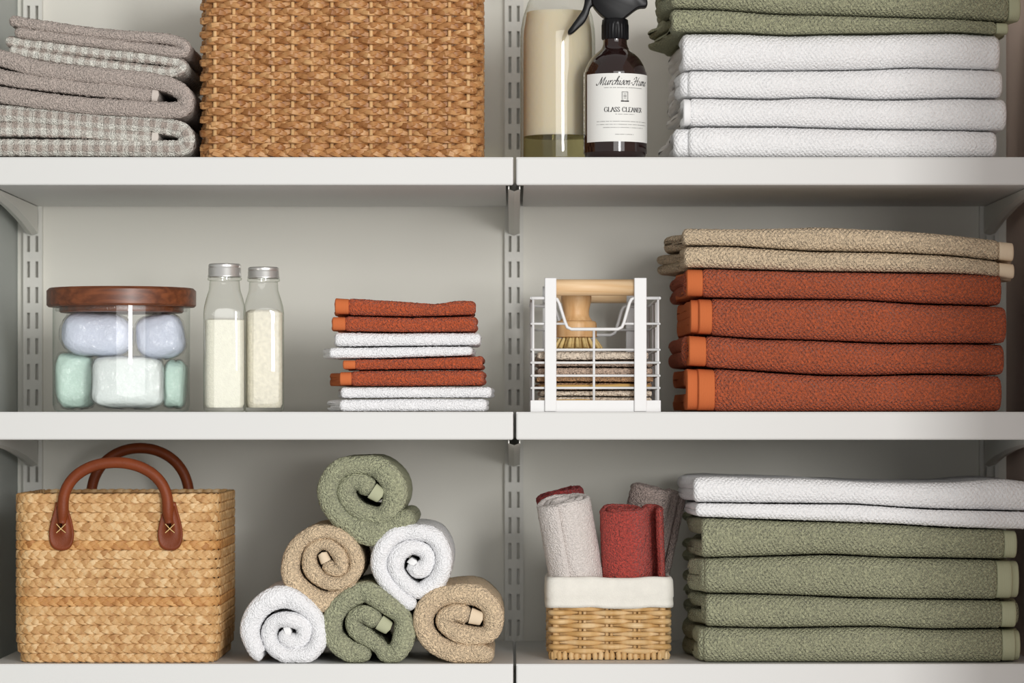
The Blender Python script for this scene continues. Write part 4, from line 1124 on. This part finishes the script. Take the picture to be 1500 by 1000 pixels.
def wrap(V, dr=.0003):
    out = []
    for a, z in V:
        th = TC + a / R; out.append((sx_ + (Rl + dr) * math.sin(th), ys - (Rl + dr) * math.cos(th), ZT[2] + z))
    return out
def write(text, gly, width, zbase, size, shear, wmin, wmax, nib, mat, name, smooth=True, squeeze=1.0):
    tw = sum(gly[c][0] for c in text); V, F = [], []; k = width / (tw * size); x = -width / 2
    for c in text:
        adv, st = gly[c]
        for s_ in st: stroke([(a * k, b) for a, b in s_], wmin, wmax, nib, shear, V, F, x, zbase, size, smooth)
        x += adv * size * k
    mesh(name, wrap(V), F, mat, lab, smooth=False)
pxm = pix(ys)
write('Murchison-Hume', GLY, .064, Zt(124), 6.4 * pxm, .42, .45 * pxm, 1.7 * pxm, math.radians(35), M['ink'], 'maker_name')
write('GLASS CLEANER', CAP, .0475, Zt(163.5), 6.6 * pxm, 0, .35 * pxm, 1.15 * pxm, 0.0, M['ink'], 'product_name', smooth=True)
def bars(z, width, h, mat, name, seed):
    r = random.Random(seed); V, F = [], []; x = -width / 2
    while x < width / 2:
        l = r.uniform(.7, 1.3) * pxm; o = len(V)
        V += [(x, z), (x + l, z), (x + l, z + h), (x, z + h)]; F.append((o, o + 1, o + 2, o + 3)); x += l + (.55 if r.random() > .2 else 1.6) * pxm
    mesh(name, wrap(V), F, mat, lab, smooth=False)
bars(Zt(128.6), .048, .9 * pxm, M['ink_l'], 'small_print', 1)
bars(Zt(167.5), .022, .8 * pxm, M['ink_l'], 'small_print', 2)
for i, (py, wd) in enumerate(((178, .066), (182.5, .066), (187, .050))): bars(Zt(py), wd, .9 * pxm, M['ink_l'], 'small_print', 3 + i)
bars(Zt(197), .022, .9 * pxm, M['ink_l'], 'small_print', 9)
V, F = [], []
def rect(a0_, a1_, z0_, z1_):
    o = len(V); V.extend([(a0_, z0_), (a1_, z0_), (a1_, z1_), (a0_, z1_)]); F.append((o, o + 1, o + 2, o + 3))
wz0, wz1, hw2, lw_ = Zt(147), Zt(134), 4.8 * pxm, .6 * pxm
for a in (-hw2, hw2 - lw_): rect(a, a + lw_, wz0, wz1)
rect(-hw2, hw2, wz1 - lw_, wz1); rect(-hw2 * .62, -hw2 * .62 + lw_ * .6, wz0, wz1); rect(hw2 * .62 - lw_ * .6, hw2 * .62, wz0, wz1)
rect(-lw_ / 2, lw_ / 2, wz0 + 2 * pxm, wz1 - 1.5 * pxm); rect(-hw2 * .45, hw2 * .45, (wz0 + wz1) / 2 - lw_ / 2, (wz0 + wz1) / 2 + lw_ / 2)
rect(-hw2 * 1.25, hw2 * 1.25, wz0 - 1.8 * pxm, wz0)
mesh('window_emblem', wrap(V), F, M['ink'], lab, smooth=False)
# collar with ribs, head, trigger
rc = 20 * pix(ys); n = 96; zc0, zc1 = Zt(53), Zt(24)
rib = np.where((np.arange(n) // 2) % 2 == 0, rc, rc * .955)
V = []
for z, k in ((zc0, .94), (zc0 + .001, 1), (zc1 - .006, 1)):
    V += [(sx_ + rib[i] * k * math.cos(2 * PI * i / n), ys + rib[i] * k * math.sin(2 * PI * i / n), ZT[2] + z) for i in range(n)]
for z, k in ((zc1 - .0055, .98), (zc1, .95), (zc1 + .001, .85)):
    V += [(sx_ + rc * k * math.cos(2 * PI * i / n), ys + rc * k * math.sin(2 * PI * i / n), ZT[2] + z) for i in range(n)]
mesh('ribbed_collar', V, gridfaces(6, n, False, True), M['blackplastic'], t, smooth=False)
def extrude(name, pts, half, mat, parent, yc, bev=.0015):
    """photo outline (px,py) -> rounded solid of real thickness"""
    P = np.array([(wx(a, yc), wz(b, yc)) for a, b in pts]); c = P.mean(0)
    C, _ = catmull([(a, b, 0) for a, b in P], .0015, closed=True); C = C[:, :2]
    tg = np.roll(C, -1, 0) - np.roll(C, 1, 0); tg /= np.linalg.norm(tg, axis=1, keepdims=True); nr = np.stack([tg[:, 1], -tg[:, 0]], 1)
    ar = 0.5 * np.sum(C[:, 0] * np.roll(C[:, 1], -1) - np.roll(C[:, 0], -1) * C[:, 1]); nr *= -1 if ar > 0 else 1
    V, m_ = [], len(C)
    for y_, k in ((-half, 1), (-half + bev * .4, .3), (-half + bev, 0), (half - bev, 0), (half - bev * .4, .3), (half, 1)):
        Q = C + nr * bev * k; V += [(a, yc + y_, b) for a, b in Q]
    F = gridfaces(6, m_, False, True).tolist() + [list(range(m_)), list(range(5 * m_, 6 * m_))[::-1]]
    return mesh(name, V, F, mat, parent)
extrude('spray_head', [(866, -2), (868, 8), (876, 19), (884, 26), (892, 30), (910, 30), (919, 24), (934, 13), (946, 11), (948, 4), (944, -8), (936, -26), (915, -36), (890, -38), (872, -36), (862, -30), (860, -22), (862, -10)], .011, M['blackplastic'], t, ys)
extrude('trigger', [(858, -8), (856, 4), (853, 15), (846, 26), (838, 37), (832, 46), (833, 51), (839, 49), (848, 41), (856, 33), (862, 22), (865, 12), (870, 6), (872, -8)], .007, M['blackplastic'], t, ys)
extrude('nozzle', [(838, -34), (838, -20), (846, -18), (862, -18), (864, -34), (850, -36)], .007, M['blackplastic'], t, ys)

# ------------------------------------------------------------------ wire basket, cloths and brush (middle shelf)
yw0, ydep = .020, .275
t = thing('wire_basket', (wx(872, .1), yw0 + ydep / 2, ZM), 'white wire basket with pale wooden handles', 'basket')
X = lambda px: wx(px, yw0)
Zw = lambda py: wz(py, yw0)
xl, xr = X(779), X(966)
def wire(pts, r=.0014, name='wire', closed=False):
    v, f = tube(pts, r, 8, closed=closed); return mesh(name, v, f, M['wire'], t)
for y in (yw0, yw0 + ydep):
    rim = [(xl, y, Zw(436.5)), (X(812), y, Zw(436.5)), (X(816), y, Zw(438)), (X(819), y, Zw(444)), (X(828), y, Zw(472)), (X(831), y, Zw(479)), (X(837), y, Zw(482)), (X(870), y, Zw(482)), (X(905), y, Zw(482)), (X(911), y, Zw(479)), (X(914), y, Zw(472)), (X(922), y, Zw(444)), (X(925), y, Zw(438)), (X(929), y, Zw(436.5)), (xr, y, Zw(436.5))]
    wire(rim, .0019, 'rim_wire')
    for py in (474, 512, 531, 550, 568):
        if py == 474:
            wire([(xl, y, Zw(py)), (X(829), y, Zw(py))]); wire([(X(913), y, Zw(py)), (xr, y, Zw(py))])
        else: wire([(xl, y, Zw(py)), (xr, y, Zw(py))])
    for px, top in ((781, 437), (870, 482), (964, 437)):
        wire([(X(px), y + .001, Zw(587)), (X(px), y + .001, Zw(top))], .0015)
    sgn = -1 if y == yw0 else 1
    for pa, pb in ((798, 815), (929, 947)):
        box('strap', X(pa), X(pb), y + sgn * .0035 - .0012, y + sgn * .0035 + .0012, Zw(602.6), Zw(407), M['wire'], t, .0009, 2)
    rd = 12 * pix(yw0); zc = Zw(420.5); yd = y - sgn * .010
    v, f = tube([(X(800), yd, zc), (X(872), yd, zc), (X(945), yd, zc)], rd, 20); mesh('wooden_handle', v, f, M['beech'], t)
    for pa, pb in ((798, 815), (929, 947)):      # strap wrapped over the dowel end
        xa, xb = X(pa), X(pb); arc = [(math.cos(a), math.sin(a)) for a in np.linspace(-.3 * PI, PI * 1.3, 16)]
        V = [(x, yd + (rd + d) * ca_, zc + (rd + d) * sa_) for x, d in ((xa, .0004), (xb, .0004), (xb, .0018), (xa, .0018)) for ca_, sa_ in arc]
        mesh('strap_loop', V, gridfaces(4, 16, True, False), M['wire'], t)
for x in (xl, xr):
    for py in (436.5, 474, 512, 531, 550, 568): wire([(x, yw0, Zw(py)), (x, yw0 + ydep, Zw(py))], .0019 if py < 440 else .0014)
    for yy in (.33, .66): wire([(x, yw0 + ydep * yy, Zw(587)), (x, yw0 + ydep * yy, Zw(437))], .0014)
x0_, x1_ = X(777), X(968)
zb0, zb1 = ZM, Zw(586)
box('base_band', x0_, x1_, yw0 - .0014, yw0 + .0010, zb0, zb1, M['wire'], t, .0006)
box('base_band', x0_, x1_, yw0 + ydep - .001, yw0 + ydep + .0014, zb0, zb1, M['wire'], t, .0006)
box('base_band', x0_, x0_ + .0022, yw0, yw0 + ydep, zb0, zb1, M['wire'], t, .0006)
box('base_band', x1_ - .0022, x1_, yw0, yw0 + ydep, zb0, zb1, M['wire'], t, .0006)
box('base_plate', x0_ + .002, x1_ - .002, yw0, yw0 + ydep, zb0 + .004, zb0 + .006, M['wire'], t)

# cloths folded in the basket
yp = yw0 + .012
zz = [600, 581, 571, 560, 550, 538, 527, 514]
pads = [('ochre-edged cloth at the bottom of the pile inside the wire basket', 'pad_cream', 'pad_ochre', 788, 955), ('pale folded cloth second from the bottom inside the wire basket', 'pad_cream', None, 792, 955),
        ('ochre-edged brown cloth third from the bottom inside the wire basket', 'pad_brown', 'pad_ochre', 789, 955), ('brown knitted cloth in the middle of the pile inside the wire basket', 'pad_brown', None, 786, 957),
        ('taupe knitted cloth two below the brush inside the wire basket', 'pad_taupe', None, 788, 956), ('taupe and cream cloth just under the top one inside the wire basket', 'pad_taupe', None, 789, 956), ('cream knitted cloth on top of the pile under the brush', 'pad_cream', None, 787, 950)]
zz[0] = (ZEYE - (ZM + .0066)) / pix(yp) + HZ
for i, (lb, mt, edge, pa, pb) in enumerate(pads):
    bot = seam((780, zz[i]), (840, zz[i] + (-.8 if i % 2 else .8) * (i > 0)), (920, zz[i]), (970, zz[i])); top = seam((780, zz[i + 1]), (840, zz[i + 1] + (.8 if i % 2 else -.8)), (920, zz[i + 1]), (970, zz[i + 1]))
    ct = folded_towel('cleaning_cloth', lb, 'cloth', 'cloths inside the wire basket', [dict(px0=pa, px1=pb, top=top, bot=bot, th=.5, rice=0, nose=.006, edge=.004, hemL=0)], yp + (i % 3) * .003, .20, M[mt], M['pad_ochre'], 70 + i)
    if edge:
        ye = yp + (i % 3) * .003; xe = np.linspace(wx(pa + 3, ye), wx(pb - 3, ye), 30)
        ze = wz((zz[i] + zz[i + 1]) / 2, ye) + wob(xe, i, .0008, .12)
        v, f = tube(np.stack([xe, 0 * xe + ye - .0006, ze], 1), .0021, 8); mesh('edging', v, f, M['pad_ochre'], ct)

# scrubbing brush standing on the cloths
yr = yw0 + .075
bxc = wx(844, yr); zt_b = wz(511, yr)
t = thing('scrub_brush', (bxc, yr, zt_b), 'round wooden scrubbing brush with pale bristles in the wire basket', 'brush')
hp = [(.0005, wz(428, yr)), (15, wz(428, yr)), (21, wz(431, yr)), (22.5, wz(436, yr)), (21, wz(445, yr)), (19, wz(455, yr)), (19.5, wz(463, yr)), (24, wz(470, yr))]
P3, _ = catmull([((a * pix(yr) if a > 1 else a), b, 0) for a, b in hp], .0015)
v, f = lathe(P3[:, :2], (bxc, yr, 0), 48); mesh('handle', v, f, M['beech_v'], t, sharp=38)
hp = [(23.5, wz(469.5, yr)), (28, wz(471, yr)), (30, wz(475, yr)), (30, wz(490, yr)), (28.5, wz(494, yr)), (.5, wz(495, yr))]
P3, _ = catmull([(a * pix(yr), b, 0) for a, b in hp], .0012)
v, f = lathe(P3[:, :2], (bxc, yr, 0), 48); mesh('bristle_head', v, f, M['beech_v'], t, sharp=38)
hh = wz(493.5, yr) - zt_b
vt, ft = tube([(0, 0, 0), (0, 0, hh * .5), (0, 0, hh)], [.0027, .0023, .0017], 8)
me_t = None
for ring, (n_, r0_, r1_) in enumerate(((1, 0, 0), (7, .008, .010), (12, .0145, .019), (17, .0205, .029))):
    for i in range(n_):
        a = 2 * PI * (i + .3 * ring) / n_ + random.uniform(-.06, .06)
        if me_t is None:
            o = mesh('bristle_tuft', vt + np.array(origin(t)), ft, M['bristle'], t); me_t = o.data
        else:
            o = link('bristle_tuft', me_t, M['bristle'], t)
        o.location = (r1_ * math.cos(a), r1_ * math.sin(a), 0)
        tilt = math.atan2(r1_ - r0_, hh)
        ax = Vector((-math.sin(a), math.cos(a), 0))
        o.rotation_mode = 'AXIS_ANGLE'; o.rotation_axis_angle = (-tilt, ax.x, ax.y, ax.z)
